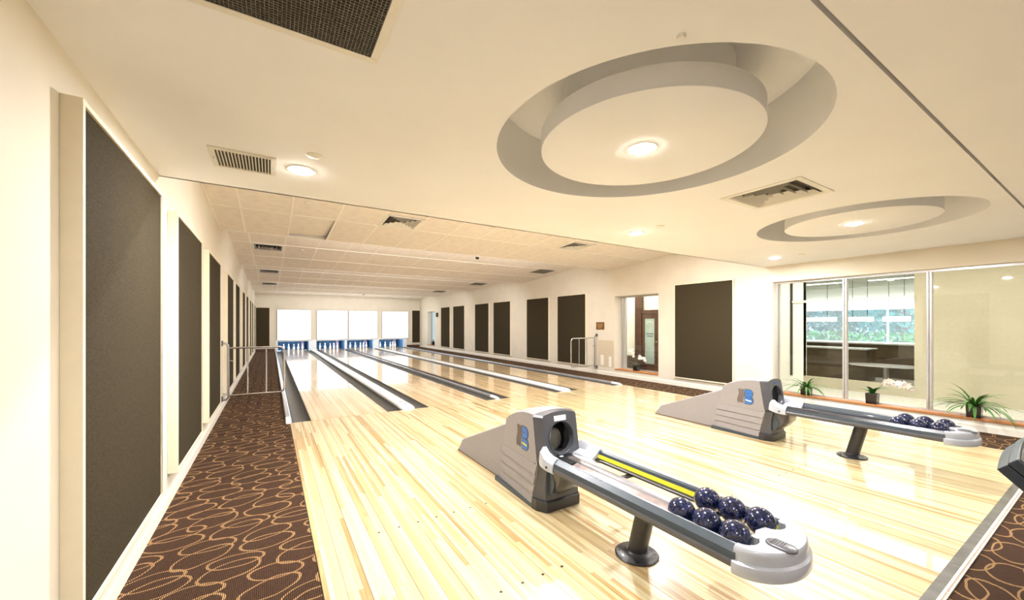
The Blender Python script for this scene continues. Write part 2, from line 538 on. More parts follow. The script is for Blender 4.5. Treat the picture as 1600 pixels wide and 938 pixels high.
# ---- near plaster ceiling with two round coves
COVES = [(1.87, 1.54), (5.11, 1.54)]
RC, SQ = 0.87, 0.95
ce = MB()


def flat(x0, x1, y0, y1, z):
    ce.quad((x0, y0, z), (x0, y1, z), (x1, y1, z), (x1, y0, z))


yA, yB_ = 1.54 - SQ, 1.54 + SQ
VH = [(-0.255 + 0.03, 0.355 - 0.03, 0.975 + 0.03, 1.585 - 0.03), (3.125 + 0.05, 3.705 - 0.05, 1.245 + 0.05, 1.825 - 0.05),
      (-0.142 - 0.14, -0.142 + 0.14, 2.99 - 0.137, 2.99 + 0.137)]
for r_ in rect_holes(XL, XR, 0.555, yA, []) + rect_holes(XL, XR, yB_, 3.60, [VH[2]]):
    flat(*r_, ROOF_Z)
xs = [XL, COVES[0][0] - SQ, COVES[0][0] + SQ, COVES[1][0] - SQ, COVES[1][0] + SQ, XR]
for i in (0, 2, 4):
    for r_ in rect_holes(xs[i], xs[i + 1], yA, yB_, [VH[0]] if i == 0 else [VH[1]] if i == 2 else []):
        flat(*r_, ROOF_Z)
NS = 96
for cx, cy in COVES:
    inn, outr = [], []
    for i in range(NS):
        a = 2 * PI * i / NS + PI / 4
        c, s = math.cos(a), math.sin(a)
        k = SQ / max(abs(c), abs(s))
        inn.append((cx + RC * c, cy + RC * s, ROOF_Z)); outr.append((cx + k * c, cy + k * s, ROOF_Z))
    ce.loft([outr, inn], cap=False)
ce.box(XL, XR, 3.58, 3.60, ROOF_Z, 3.30)       # hidden drop face towards the lanes
# shadow gap between the two plaster fields
ce.quad((XL, 0.555, ROOF_Z), (XR, 0.555, ROOF_Z), (XR, 0.555, ROOF_Z + 0.06), (XL, 0.555, ROOF_Z + 0.06))
ce.box(XL, XR, 0.53, 0.57, ROOF_Z + 0.06, ROOF_Z + 0.08)
ce.box(XL, XR, YN, 0.540, ROOF_Z, ROOF_Z + 0.06)
ce.build('ceiling', M['ceil'], kind='structure')
MB().box(XL - 0.15, XR + 0.3, YN - 0.1, 25, 3.3, 3.36).build('roof', M['concrete'], kind='structure')
for k, (cx, cy) in enumerate(COVES):
    e = empty('trim_%d' % (k + 1), (cx, cy, ROOF_Z), kind='structure')
    ring = lambda r, z: [(r * math.cos(2 * PI * i / NS), r * math.sin(2 * PI * i / NS), z) for i in range(NS)]
    m = MB(); m.loft([ring(RC, 0), ring(RC, 0.37), ring(0.47, 0.37), ring(0.47, 0.11)], cap=False)
    m.build('cove_recess', M['ceil'], e, smooth=0.6)
    m = MB(); m.loft([ring(0.600, 0.0), ring(0.606, 0.004), ring(0.606, 0.11)])
    m.build('floating_disc', M['ceil'], e, smooth=0.6)

# ---- sawtooth tile ceiling: every tile is a piece
sawe = empty('ceiling', (0, 0, 0), kind='structure')
XG = [-0.66, -0.34, 0.24, 0.82, 1.40, 1.975, 2.55, 3.125, 3.70, 4.28, 4.855, 5.43, 6.01, 6.585, 7.16, 7.60]
TL = 1.22
tile_cache = {}


def tile_mesh(wx, ly):
    key = (round(wx, 3), round(ly, 3))
    if key not in tile_cache:
        g = 0.009
        b = MB().box(g, wx - g, g, ly - g, 0.004, 0.018)
        tile_cache[key] = b.mesh('ceiling_tile', M['tile'])
    return tile_cache[key]


VENTCELLS = []
saw_info = []
for s_i in range(5):
    y0, y1 = SAW[s_i], SAW[s_i + 1]
    if s_i == 4:
        z0, z1 = 2.97, 2.86
    else:
        z0, z1 = 3.03, 2.80
    slope = (z1 - z0) / (y1 - y0)
    saw_info.append((y0, z0, slope))
    ang = math.atan(slope)
    rows = []
    y = y1
    while y > y0 + 0.02:
        rows.append((max(y - TL, y0), y)); y -= TL
    gm = MB()
    zf = lambda yy: z0 + slope * (yy - y0)
    for xg in XG:
        a, b = max(xg - 0.012, XL), min(xg + 0.012, XR)
        gm.loft([[(a, y0, zf(y0)), (b, y0, zf(y0)), (b, y0, zf(y0) + .02), (a, y0, zf(y0) + .02)],
                 [(a, y1, zf(y1)), (b, y1, zf(y1)), (b, y1, zf(y1) + .02), (a, y1, zf(y1) + .02)]])
    for (ya, yb) in rows:
        gm.box(XL, XR, yb - 0.024, yb, zf(yb) - 0.001, zf(yb) + 0.02)
    gm.build('ceiling_grid', M['grid'], sawe)
    # riser towards the lanes
    if s_i < 4:
        MB().box(XL, XR, y1, y1 + 0.02, zf(y1), 3.30).build('riser', M['ceil'], sawe)
    for ri, (ya, yb) in enumerate(rows):
        for ci in range(len(XG) - 1):
            loose = (s_i == 0 and ri == 0 and ci == 2)
            if (s_i, ci, ri) in {(0, 4, 1), (0, 10, 1), (1, 1, 1), (2, 1, 1), (3, 1, 1), (1, 13, 1), (2, 13, 1), (3, 13, 1)}:
                # vent sits in one half of this cell: leave a short tile
                L = (yb - ya) / math.cos(ang)
                yo = ya if s_i == 0 else ya + 0.60
                obj_of('ceiling_tile', tile_mesh(XG[ci + 1] - XG[ci], L - 0.60), sawe,
                       (XG[ci], yo, zf(yo)), rot=(ang, 0, 0))
                VENTCELLS.append((s_i, ci, XG[ci], XG[ci + 1], (yb - 0.60) if s_i == 0 else ya, zf, ang))
                continue
            L = (yb - ya) / math.cos(ang)
            r = (ang, 0, 0)
            loc = (XG[ci], ya, zf(ya))
            if loose:
                r = (ang + 0.035, -0.03, 0); loc = (XG[ci], ya, zf(ya) + 0.002)
            obj_of('ceiling_tile', tile_mesh(XG[ci + 1] - XG[ci], L), sawe, loc, rot=r)

# ---- windows of the right wall
def window(nm, W, xf, mull, sill_x):
    y0, y1, z0, z1 = W
    e = empty(nm, (xf, (y0 + y1) / 2, z0), kind='structure')
    oy = (y0 + y1) / 2
    fr = MB(); t = 0.035
    for yy in (y0, y1 - t):
        fr.box(0, 0.07, yy - oy, yy + t - oy, 0, z1 - z0)
    fr.box(-0.004, 0.07, y0 - oy, y1 - oy, 0.0, t + 0.01); fr.box(-0.004, 0.07, y0 - oy, y1 - oy, z1 - z0 - t, z1 - z0)
    fr.build('window_frame', M['alu'], e)
    ys = [y0 + t] + mull + [y1 - t]
    for m in mull:
        MB().box(-0.006, 0.072, m - 0.027 - oy, m - 0.002 - oy, 0.04, z1 - z0 - 0.03) \
            .box(-0.006, 0.072, m + 0.002 - oy, m + 0.027 - oy, 0.04, z1 - z0 - 0.03).build('mullion', M['alu'], e, bevel=0.003)
    for a, b in zip(ys, ys[1:]):
        MB().box(0.032, 0.038, a - oy, b - oy, t, z1 - z0 - t).build('pane', M['glass'], e)
    MB().box(sill_x - xf, 0.0, y0 - oy + (0.0), y1 - oy, -0.001, 0.028).build('window_sill', M['sill'], e, bevel=0.003)
    return e


window('window_1', WIN1, XR + 0.10, [-0.40, 0.57, 1.54, 2.47], XR - 0.02)
window('window_2', WIN2, XR + 0.235, [7.10], XR - 0.01)
window('window_3', WIN3, XR + 0.20, [], XR - 0.01)

# =================================================================== bowling floor
BW = 0.026
APX0, APX1, APY0, APY1 = 0.222, 6.672, 0.575, 6.108
ap = empty('bowling_approach', (3.45, 3.3, 0), 'glossy pale maple approach floor of narrow boards before the foul line', 'floor')
APO = Vector((3.45, 3.3, 0))
MB().box(APX0 - APO.x, APX1 - APO.x, APY0 - APO.y, APY1 - APO.y, -0.15, -0.022).build('underlay', M['concrete'], ap)
S_, C_ = math.sin(0.554), math.cos(0.554)
segs = []
nb = int(round((APX1 - APX0) / BW))
rb = random.Random(3)
for i in range(nb):
    x = APX0 + i * BW
    y = APY0
    y2 = APY0 + rb.uniform(0.3, 1.6)
    while y < APY1 - 1e-6:
        y2 = min(y2, APY1)
        if APY1 - y2 < 0.25:
            y2 = APY1
        d = max(x * S_ + (y + y2) / 2 * C_, 0.3)
        u = 800 + 609 * (x * C_ - (y + y2) / 2 * S_) / d
        v = 506.8 + 609 * 1.35 / d
        size = (y2 - y) * BW / d ** 3 if (-50 < u < 1650 and v < 1000) else 0
        segs.append((size, i, x, y, y2))
        y = y2; y2 = y + rb.uniform(0.8, 1.9)
segs.sort(reverse=True)
bmesh_board = MB().box(0, BW - 0.0006, 0, 1, -0.022, 0).mesh('board', M['board'])
rest = MB()
for k, (sz, i, x, y, y2) in enumerate(segs):
    gap = (0.0022 if i % 8 == 0 else 0.0013) if i % 4 == 0 else 0.0
    if k < 298:
        obj_of('board', bmesh_board, ap, (x + gap - APO.x, y - APO.y, 0), scale=((BW - gap) / BW, y2 - y - 0.0008, 1))
    else:
        rest.box(x + gap - APO.x, x + BW - 0.0006 - APO.x, y - APO.y, y2 - 0.0008 - APO.y, -0.022, 0)
rest.build('board_field', M['board'], ap, kind='stuff')
# approach dots
dot_me = MB().cyl((0, 0), 0.0085, 0.0, 0.0006, 12).mesh('dot', M['black'])
dots = []
for y in (1.70, 2.60):
    for x0 in (0.48, 2.195, 3.735, 5.41):
        for j in range(7):
            dots.append((x0 + 0.115 + j * 0.1305, y))
for x, y in dots:
    if 1.55 < x < 2.1 or 4.75 < x < 5.35:
        continue
    obj_of('dot', dot_me, ap, (x - APO.x, y - APO.y, 0))
# metal and wood edging where the approach meets the carpet
edge = empty('threshold_strip', (3.4, 0.54, 0), 'grey metal edging with cream wood nosing where the maple floor meets carpet', 'threshold')
x = APX0
while x < APX1:
    x2 = min(x + 0.61, APX1)
    MB().box(x - 3.4, x2 - 0.002 - 3.4, -0.010, 0.035, -0.004, 0.0025).build('metal_strip', M['strip'], edge)
    x = x2
MB().box(APX0 - 3.4, APX1 - 3.4, -0.022, -0.0105, -0.004, 0.0035).build('nosing', M['trim'], edge)
MB().box(APX0 - 3.4, APX1 - 3.4, -0.029, -0.0225, -0.004, 0.002).build('nosing', M['nosing'], edge)
MB().box(APX0 - 3.4, APX1 - 3.4, -0.036, -0.0295, -0.004, 0.0035).build('nosing', M['trim'], edge)

# lanes
LANES = [(0.483, 1.528), (2.195, 3.240), (3.735, 4.780), (5.410, 6.400)]
FOUL, LEND = 6.125, 23.95
GUT = [((0.245, 0.483), (1.528, 1.757)), ((1.966, 2.195), (3.240, 3.462)),
       ((3.514, 3.735), (4.780, 4.990)), ((5.200, 5.410), (6.400, 6.610))]
lane_lab = ['polished maple bowling lane beside the carpeted aisle and railing gate',
            'polished maple bowling lane second from the aisle with the railing gate',
            'polished maple bowling lane third from the aisle, second from the framed-panel window wall',
            'polished maple bowling lane next to the wall with the bronze plaque']
rl = random.Random(11)
for k, (a, b) in enumerate(LANES):
    e = empty('bowling_lane', ((a + b) / 2, FOUL, 0), lane_lab[k], 'bowling lane', 'bowling lanes side by side')
    cx = (a + b) / 2
    n = 40; bw = (b - a) / n
    m = MB()
    for i in range(n):
        y = 0.0
        y2 = rl.uniform(0.6, 2.6)
        while y < LEND - FOUL - 1e-6:
            if LEND - FOUL - y2 < 0.7:
                y2 = LEND - FOUL
            m.box(a - cx + i * bw + 0.0003, a - cx + (i + 1) * bw - 0.0003, y + 0.0004, y2 - 0.0004, -0.02, 0)
            y = y2; y2 = y + rl.uniform(1.4, 3.0)
    m.build('lane_boards', M['lane_board'], e, kind='stuff')
    MB().box(a - cx, b - cx, 0, LEND - FOUL, -0.15, -0.0205).build('lane_bed', M['brown_rail'], e)
    for (g0, g1) in GUT[k]:
        r = (g1 - g0) / 2; c = (g0 + g1) / 2 - cx
        prof = [(c - r, -0.004)]
        for j in range(0, 13):
            t = PI * j / 12
            prof.append((c - (r - 0.008) * math.cos(t), -0.004 - 0.075 * math.sin(t)))
        prof += [(c + r, -0.004), (c + r, -0.12), (c - r, -0.12)]
        MB().prism(prof, 'y', 0.0, LEND - FOUL - 0.3).build('gutter', M['gutter'], e, smooth=0.7)

# division cappings
caps = [(0.170, 0.243, 'metal', 0.035, 'bright metal capping along the gutter beside the carpeted aisle'),
        (1.758, 1.965, 'white', 0.045, 'wide white capping with red and blue marks between the two lanes nearest the aisle'),
        (3.464, 3.512, 'metal', 0.035, 'narrow silver capping between the two middle lanes'),
        (4.992, 5.198, 'white', 0.045, 'wide pale capping between the two lanes nearest the plaque wall'),
        (6.612, 6.668, 'metal', 0.035, 'narrow silver capping along the carpet strip under the framed wall panels')]
for a, b, kind, hh, lab in caps:
    cx, hw = (a + b) / 2, (b - a) / 2
    e = empty('division_capping', (cx, FOUL, 0), lab, 'capping', 'cappings between the lanes')
    def sect(y, h, s=1.0):
        pr = [(-hw * s, -0.10), (-hw * s, h * 0.45), (-hw * s * 0.86, h * 0.85), (-hw * s * 0.6, h),
              (hw * s * 0.6, h), (hw * s * 0.86, h * 0.85), (hw * s, h * 0.45), (hw * s, -0.10)]
        return [(x, y, z) for x, z in pr]
    MB().loft([sect(0.25, hh), sect(16.6, hh)]).build('capping_rail', M['capping_white'] if kind == 'white' else M['capping'], e, smooth=0.5)
    MB().loft([sect(-0.035, 0.003, 0.62), sect(-0.02, hh * 0.35, 0.8), sect(0.02, hh * 0.7, 0.95), sect(0.09, hh * 0.95), sect(0.249, hh + 0.001)]) \
        .build('nose', M['white'], e, smooth=0.7)
    if kind == 'white' and cx < 3:
        for (dx, dy, w_, mm) in ((0.0, 0.42, 0.06, 'red'), (0.012, 0.18, 0.05, 'blue')):
            mk = MB()
            for q in range(5):
                mk.box(dx - w_ / 2 + q * w_ / 5, dx - w_ / 2 + (q + 0.7) * w_ / 5, dy, dy + 0.05 + 0.012 * (q % 2), hh + 0.0008, hh + 0.0016)
            mk.build('printed_mark', M[mm], e)

# pits
for k, (a, b) in enumerate(PITS):
    e = empty('pin_pit', ((a + b) / 2, YB + 0.12, 0),
              'blue pin pit with dark side cushion, ' + ['next to the carpeted aisle', 'second from the aisle', 'third from the aisle',
                                                         'furthest from the aisle'][k], 'pin pit', 'pin pits behind the lanes')
    cx = (a + b) / 2; hw = (b - a) / 2
    MB().box(-hw - 0.03, -hw, 0, 1.7, -0.16, 0.75).build('kickback', M['pit_wall'], e)
    MB().box(hw, hw + 0.03, 0, 1.7, -0.16, 0.75).build('kickback', M['pit_wall'], e)
    cur = MB()
    n = 28
    pts = [(-hw + 2 * hw * i / n, 1.45 + 0.025 * math.sin(i * 1.7)) for i in range(n + 1)]
    cur.loft([[(x, y, z) for x, y in pts] for z in (-0.05, 0.75)], cap=False, closed=False)
    cur.build('curtain', M['curtain'], e, smooth=1.0)
    MB().box(hw - 0.30, hw - 0.14, 1.0, 1.44, 0.0, 0.42).build('cushion', M['pit_purple'], e, bevel=0.02)
    MB().box(-hw, hw, 0, 1.7, 0.75, 0.78).build('pit_roof', M['black'], e)
    MB().box(-hw + 0.2, hw - 0.2, 0.02, 0.07, 0.60, 0.64).build('pin_light', M['pendant'], e)
    area('pin_deck_light', (cx, YB + 0.25, 0.62), (math.radians(25), 0, 0), 1.1, 0.08, 16, (0.75, 0.9, 1.0))
sur = empty('pit_surround', (3.4, YB, 0), 'white board surround framing the four pit mouths under the blank screens', 'surround')
m = MB()
for a, b, c, d in rect_holes(0.20, 6.80, -0.02, 0.535, [(p[0] + 0.01, p[1] - 0.01, -0.02, 0.475) for p in PITS]):
    m.box(a - 3.4, b - 3.4, -0.02, 0.0, c, d)
m.build('surround_board', M['pit_white'], sur)

# pins
pin_prof = [(0.022, 0), (0.030, 0.004), (0.045, 0.06), (0.052, 0.095), (0.048, 0.14), (0.030, 0.20), (0.0205, 0.235),
            (0.022, 0.255), (0.028, 0.28), (0.027, 0.30), (0.016, 0.315), (0.001, 0.318)]
pin0 = MB().lathe(pin_prof, n=16).build('body', M['pin'], None, smooth=0.9)
band0 = MB().lathe([(0.0230, 0.236), (0.0236, 0.240), (0.0236, 0.247), (0.0230, 0.25)], n=16).build('belly_band', M['black'], None)
first_pin = True
pos_words = ['first from aisle side', 'second from aisle side', 'middle of five', 'fourth from aisle side', 'fifth from aisle side']
lane_words = ['lane beside the carpeted aisle', 'second lane from the aisle', 'third lane from the aisle', 'lane nearest the plaque wall']
for k, (a, b) in enumerate(LANES):
    cx = (a + b) / 2
    for j, (dx, dy) in enumerate([(-0.44, 0.62), (-0.22, 0.31), (0, 0), (0.22, 0.31), (0.44, 0.62)]):
        e = empty('bowling_pin', (cx + dx, 22.98 + dy, 0), 'white pin, %s, on the %s' % (pos_words[j], lane_words[k]),
                  'bowling pin', 'five pins on each lane')
        for src in (pin0, band0):
            if first_pin:
                src.parent = e
            else:
                c = src.copy(); COL.objects.link(c); c.parent = e
        first_pin = False

# blank screens over the pits
for k, (a, b) in enumerate([(0.27, 1.78), (2.055, 3.55), (3.62, 5.11), (5.37, 6.86)]):
    e = empty('masking_screen', ((a + b) / 2, YB - 0.005, 0.54), 'blank glowing white screen above the pins, ' +
              ['nearest the carpeted aisle', 'second from the aisle', 'third from the aisle', 'nearest the plaque wall'][k],
              'screen', 'blank screens above the pins')
    hw = (b - a) / 2
    MB().box(-hw + 0.012, hw - 0.012, -0.088, -0.075, 0.012, 1.525).build('screen_face', M['mask'], e)
    MB().box(-hw, hw, -0.075, 0.0, 0, 1.537).build('housing', M['grey_vent'], e)

# =================================================================== acoustic panels
def acoustic(x, sgn, y0, y1, z0, z1, th, label, grp, rot=None):
    """panel on a side wall; x = wall face, sgn = +1 sticks out to +x"""
    e = empty('acoustic_panel', (x, (y0 + y1) / 2, z0), label, 'wall panel', grp)
    w, h = (y1 - y0) / 2, z1 - z0
    f = 0.022
    X = lambda a, b: (min(a * sgn, b * sgn), max(a * sgn, b * sgn))
    m = MB()
    x0, x1 = X(0, th)
    m.box(x0, x1, -w, -w + f, 0, h); m.box(x0, x1, w - f, w, 0, h)
    m.box(x0, x1, -w + f, w - f, 0, f); m.box(x0, x1, -w + f, w - f, h - f, h)
    m.build('frame', M['panel_frame'], e, bevel=0.002)
    x0, x1 = X(0.004, th - 0.010)
    MB().box(x0, x1, -w + f, w - f, f, h - f).build('fabric', M['fabric'], e)
    return e


GL = 'acoustic panels on the aisle wall'
lp = [(2.087, 3.37), (3.84, 5.12), (5.60, 6.87), (7.83, 9.10), (9.55, 10.85), (11.80, 13.08), (13.55, 14.83),
      (15.80, 17.08), (17.55, 18.83), (20.0, 21.3)]
ordn = ['nearest', 'second', 'third', 'fourth', 'fifth', 'sixth', 'seventh', 'eighth', 'ninth', 'tenth and last']
for k, (a, b) in enumerate(lp):
    if k == 0:
        lab = 'large olive fabric panel in cream frame standing proud of the aisle wall, nearest'
    else:
        lab = 'olive fabric panel in cream frame on the aisle wall, %s along it' % ordn[k]
    acoustic(XL, 1, a, b, 0.225, 2.20, 0.062, lab, GL)
GR = 'acoustic panels on the plaque wall'
rp = [(4.13, 5.43), (8.26, 9.56), (9.985, 11.27), (12.33, 13.65), (14.02, 15.31), (16.37, 17.70), (18.09, 19.30)]
rlab = ['wide dark olive panel in cream frame between the orchid window and the large window',
        'dark olive framed panel behind the small railing gate by the bronze plaque',
        'dark olive framed panel next beyond the one behind the small railing gate',
        'dark olive framed panel, nearer one of the middle pair on the plaque wall',
        'dark olive framed panel, farther one of the middle pair on the plaque wall',
        'dark olive framed panel, nearer one of the pair beside the small far window',
        'dark olive framed panel directly beside the small dark wall speaker']
for (a, b), lab in zip(rp, rlab):
    acoustic(XR, -1, a, b, 0.175, 2.225, 0.045, lab, GR)
for (a, b, lab) in ((-0.62, -0.06, 'tall dark panel on the far wall in the corner by the aisle'),
                    (7.12, 7.58, 'tall dark panel on the far wall in the corner by the small window')):
    e = empty('acoustic_panel', ((a + b) / 2, YB, 0.26), lab, 'wall panel', 'acoustic panels on the far wall')
    w = (b - a) / 2
    MB().box(-w, w, -0.05, 0, 0, 1.9).build('fabric', M['fabric'], e)
    MB().box(-w - 0.012, -w, -0.055, 0, -0.012, 1.912).box(w, w + 0.012, -0.055, 0, -0.012, 1.912) \
        .box(-w, w, -0.055, 0, 1.9, 1.912).box(-w, w, -0.055, 0, -0.012, 0).build('frame', M['panel_frame'], e)

# =================================================================== ball returns
RY = 2.30


def ball_return(cx, label, stripe, sticker):
    e = empty('ball_return', (cx, RY, 0), label, 'ball return', 'ball returns on the approach')
    put = lambda m, name, mat, par=e, **k: m.shift(0, -RY if par is e else 0).build(name, mat, par, **k)

    # --- sloping ramp behind the hood
    def ramp(y, zt):
        hw = 0.106
        return [(-hw - 0.012, y, 0.0), (-hw, y, zt * 0.6), (-hw + 0.004, y, zt - 0.012), (-hw + 0.02, y, zt),
                (hw - 0.02, y, zt), (hw - 0.004, y, zt - 0.012), (hw, y, zt * 0.6), (hw + 0.012, y, 0.0)]
    rp_ = MB().loft([ramp(2.76, 0.548), ramp(3.30, 0.332), ramp(3.78, 0.138), [(a * 0.98, b + 0.04 * (1 - c / 0.14) + 0.03, c * 0.5) for a, b, c in ramp(3.80, 0.11)]])
    put(rp_, 'ramp_cover', M['shell'], smooth=0.5)
    put(MB().box(-0.118, 0.118, 2.8, 3.86, 0.0, 0.012), 'ramp_skirt', M['outline'])

    # --- hood shell: side outline (y,z)
    arc = [(2.345, 0.681), (2.42, 0.682), (2.52, 0.672), (2.62, 0.648), (2.70, 0.620), (2.77, 0.588), (2.815, 0.560)]
    side = [(2.358, 0.03), (2.292, 0.336)] + arc + [(2.875, 0.335), (2.935, 0.03)]

    def hw_(y, z):
        return 0.191 - (y - 2.3) * 0.095 - 0.010 * z
    sh = MB()
    top = []
    for (y, z) in side:
        w_ = hw_(y, z)
        crown = 0.022 if z > 0.5 else 0.0
        row = []
        for q in range(9):
            s_ = -1 + q / 4
            row.append((w_ * s_ * (1.0 if abs(s_) < 1 else 1.0), y, z + crown * (1 - s_ * s_)))
        top.append(row)
    # lower front, front upper edge are open towards the front moulding; top+back strip
    strip = top[2:]
    sh.loft(strip, cap=False, closed=False)
    for sg in (0, -1):
        pts = [r[sg] for r in top]
        sh.add(pts, [tuple(range(len(pts)))])
    sh.quad(top[0][0], top[0][-1], top[-1][-1], top[-1][0])
    sh.quad(top[0][0], top[0][-1], top[1][-1], top[1][0])
    put(sh, 'hood_shell', M['shell'], smooth=0.45)
    # louvred lower side covers: four stepped courses each
    for sg in (-1, 1):
        cv = MB()
        zs = [0.035, 0.110, 0.185, 0.260, 0.338]
        for q in range(4):
            za, zb = zs[q], zs[q + 1] - 0.006
            yf = lambda z: 2.358 - (z - 0.03) * (0.066 / 0.306) + 0.004
            yr = lambda z: 2.935 - (z - 0.03) * (0.06 / 0.305) + 0.006
            o1, o2 = 0.013, 0.002
            P = lambda y, z, o: (sg * (hw_(y, z) + o), y, z)
            vs = [P(yf(za), za, o1), P(yr(za), za, o1), P(yr(zb), zb, o2 + 0.003), P(yf(zb), zb, o2 + 0.003),
                  P(yf(za), za, -0.004), P(yr(za), za, -0.004), P(yr(zb), zb, -0.004), P(yf(zb), zb, -0.004)]
            cv.add(vs, [(0, 1, 2, 3), (4, 7, 6, 5), (0, 4, 5, 1), (1, 5, 6, 2), (2, 6, 7, 3), (3, 7, 4, 0)])
        put(cv, 'louvred_cover', M['shell'])
    put(MB().prism([(-0.196, 2.352), (0.196, 2.352), (0.170, 2.955), (-0.170, 2.955)], 'z', 0.0, 0.034), 'plinth', M['slate'], bevel=0.004)
    # --- emblem on both flanks
    for sg in (-1, 1):
        em = empty('emblem', (0, 0, 0)); em.parent = e
        em.location = (0, -RY, 0)

        def flat_(poly, name, mat, h0, h1):
            P = lambda y, z, o: (sg * (hw_(y, z) + o), y, z)
            vs = [P(y, z, h0) for y, z in poly] + [P(y, z, h1) for y, z in poly]
            n = len(poly)
            MB().add(vs, [tuple(range(n)), tuple(range(n, 2 * n))] + [(i, (i + 1) % n, n + (i + 1) % n, n + i) for i in range(n)]) \
                .build(name, mat, em)

        def lobe(yc, z0, z1, ylen, grow=0.0):
            # spine on the far side (yc), bulge towards smaller y
            zc, rr = (z0 + z1) / 2, (z1 - z0) / 2 + grow
            pts = [(yc + grow, zc + rr), (yc + grow, zc - rr)]
            for i in range(13):
                t = -PI / 2 + PI * i / 12
                pts.append((yc - ylen - (rr * 0.9) * math.cos(t), zc + rr * math.sin(t)))
            return pts
        ys_ = 2.525
        flat_(lobe(ys_, 0.475, 0.560, 0.052, 0.008), 'emblem_outline', M['outline_blue'], -0.002, 0.0015)
        flat_(lobe(ys_, 0.392, 0.480, 0.056, 0.008), 'emblem_outline', M['outline_blue'], -0.002, 0.0015)
        flat_(lobe(ys_, 0.477, 0.558, 0.050), 'letter_lobe', M['blue'], 0.0, 0.003)
        flat_(lobe(ys_, 0.394, 0.470, 0.054), 'letter_lobe', M['blue'], 0.0, 0.003)
        flat_([(ys_ - 0.018, 0.528), (ys_ - 0.045, 0.518), (ys_ - 0.018, 0.508)], 'letter_eye', M['outline'], 0.002, 0.004)
        flat_([(ys_ - 0.004, 0.442), (ys_ - 0.004, 0.430), (ys_ - 0.075, 0.422), (ys_ - 0.075, 0.434)], 'emblem_bar',
              M['yellow'] if stripe else M['white'], 0.002, 0.0045)
        for q in range(4):
            y0 = ys_ + 0.010 + q * 0.020
            pts = []
            for i in range(9):
                z = 0.395 + 0.165 * i / 8
                pts.append((y0 + 0.007 * math.sin(i * 0.9) + 0.012 * (1 - i / 8), z))
            poly = pts + [(y + 0.0135, z) for y, z in pts[::-1]]
            flat_(poly, 'emblem_wave', M['outline'], -0.001, 0.0022)
    # --- front moulding
    fr = MB()
    hx = 0.155

    def fy(z):                                     # front face leans back towards the top
        return 2.222 + (z - 0.336) * 0.16 if z > 0.336 else 2.222 + (0.336 - z) * 0.05
    # outline of the face (x,z) crowned top
    out = []
    NB = 48
    zc_, rcx, rr = 0.515, 0.0, 0.112
    for i in range(NB):
        a = 2 * PI * i / NB
        c, s_ = math.cos(a), math.sin(a)
        kx = hx / abs(c) if abs(c) > 1e-6 else 9
        zt = 0.705 - zc_; zb = zc_ - 0.336
        kz = (zt if s_ > 0 else zb) / abs(s_) if abs(s_) > 1e-6 else 9
        k_ = min(kx, kz)
        x, z = k_ * c, zc_ + k_ * s_
        if s_ > 0 and kz < kx:
            z -= 0.022 * (x / hx) ** 2
        out.append((x, z))
    o3 = [(x, fy(z), z) for x, z in out]
    i3 = [(rr * math.cos(2 * PI * i / NB), fy(zc_ + rr * math.sin(2 * PI * i / NB)) , zc_ + rr * math.sin(2 * PI * i / NB)) for i in range(NB)]
    i3b = [(x * 0.93, y + 0.035, zc_ + (z - zc_) * 0.93) for x, y, z in i3]
    i3c = [(x * 0.93, y + 0.12, zc_ + (z - zc_) * 0.93) for x, y, z in i3]
    o3b = [(x * 1.22 if abs(abs(x) - hx) < 1e-4 else x * 1.22, y + 0.075, z + (0.000 if z > 0.36 else 0)) for x, y, z in o3]
    fr.loft([o3b, o3, i3, i3b], cap=False)
    put(fr, 'hood_front', M['hood_front'], smooth=0.35)
    # collar ring round the ball mouth
    cr = MB()
    rings = []
    for (rad, dy) in ((rr + 0.010, 0.001), (rr + 0.008, -0.004), (rr + 0.001, -0.003), (rr - 0.003, 0.004)):
        rings.append([(rad * math.cos(2 * PI * i / 40), fy(zc_ + rad * math.sin(2 * PI * i / 40)) + dy, zc_ + rad * math.sin(2 * PI * i / 40)) for i in range(40)])
    cr.loft(rings, cap=False)
    put(cr, 'mouth_collar', M['slate'], smooth=0.8)
    # lower front: recessed moulding with a chin that carries the rack
    lf = MB()
    prof = lambda z, y, w_: [(-0.190, 2.33 + 0.03 * (0.336 - z), z), (-w_, y, z), (-w_ * 0.5, y - 0.006, z), (w_ * 0.5, y - 0.006, z), (w_, y, z), (0.190, 2.33 + 0.03 * (0.336 - z), z)]
    lf.loft([prof(0.338, 2.222, 0.156), prof(0.25, 2.245, 0.150), prof(0.16, 2.250, 0.150), prof(0.085, 2.240, 0.152), prof(0.080, 2.252, 0.152)], cap=True)
    put(lf, 'lower_front', M['hood_front'], smooth=0.4)
    bs = MB().loft([[(-0.194, 2.36, z), (-0.194, 2.30 + d, z), (-0.150, 2.225 + d, z), (0.150, 2.225 + d, z), (0.194, 2.30 + d, z), (0.194, 2.36, z)]
                    for z, d in ((0.0, 0.006), (0.004, 0.0), (0.072, -0.003), (0.082, 0.008))])
    put(bs, 'foot_plinth', M['dark_grey'], smooth=0.5)
    ch = MB()
    rings = []
    for z, y, w_ in ((0.345, 2.085, 0.125), (0.30, 2.085, 0.125), (0.24, 2.10, 0.12), (0.18, 2.145, 0.11), (0.135, 2.20, 0.095), (0.115, 2.25, 0.08)):
        rings.append([(-w_, 2.27, z), (-w_, y + 0.03, z), (-w_ * 0.75, y, z), (w_ * 0.75, y, z), (w_, y + 0.03, z), (w_, 2.27, z)])
    ch.loft(rings)
    put(ch, 'chin', M['hood_front'], smooth=0.7)
    # dark scoop recess on the aisle-side of the chin
    put(MB().prism([(2.262, 0.325), (2.205, 0.30), (2.175, 0.22), (2.20, 0.15), (2.245, 0.12), (2.262, 0.12)], 'x', -0.1255, -0.119), 'scoop', M['slate'])
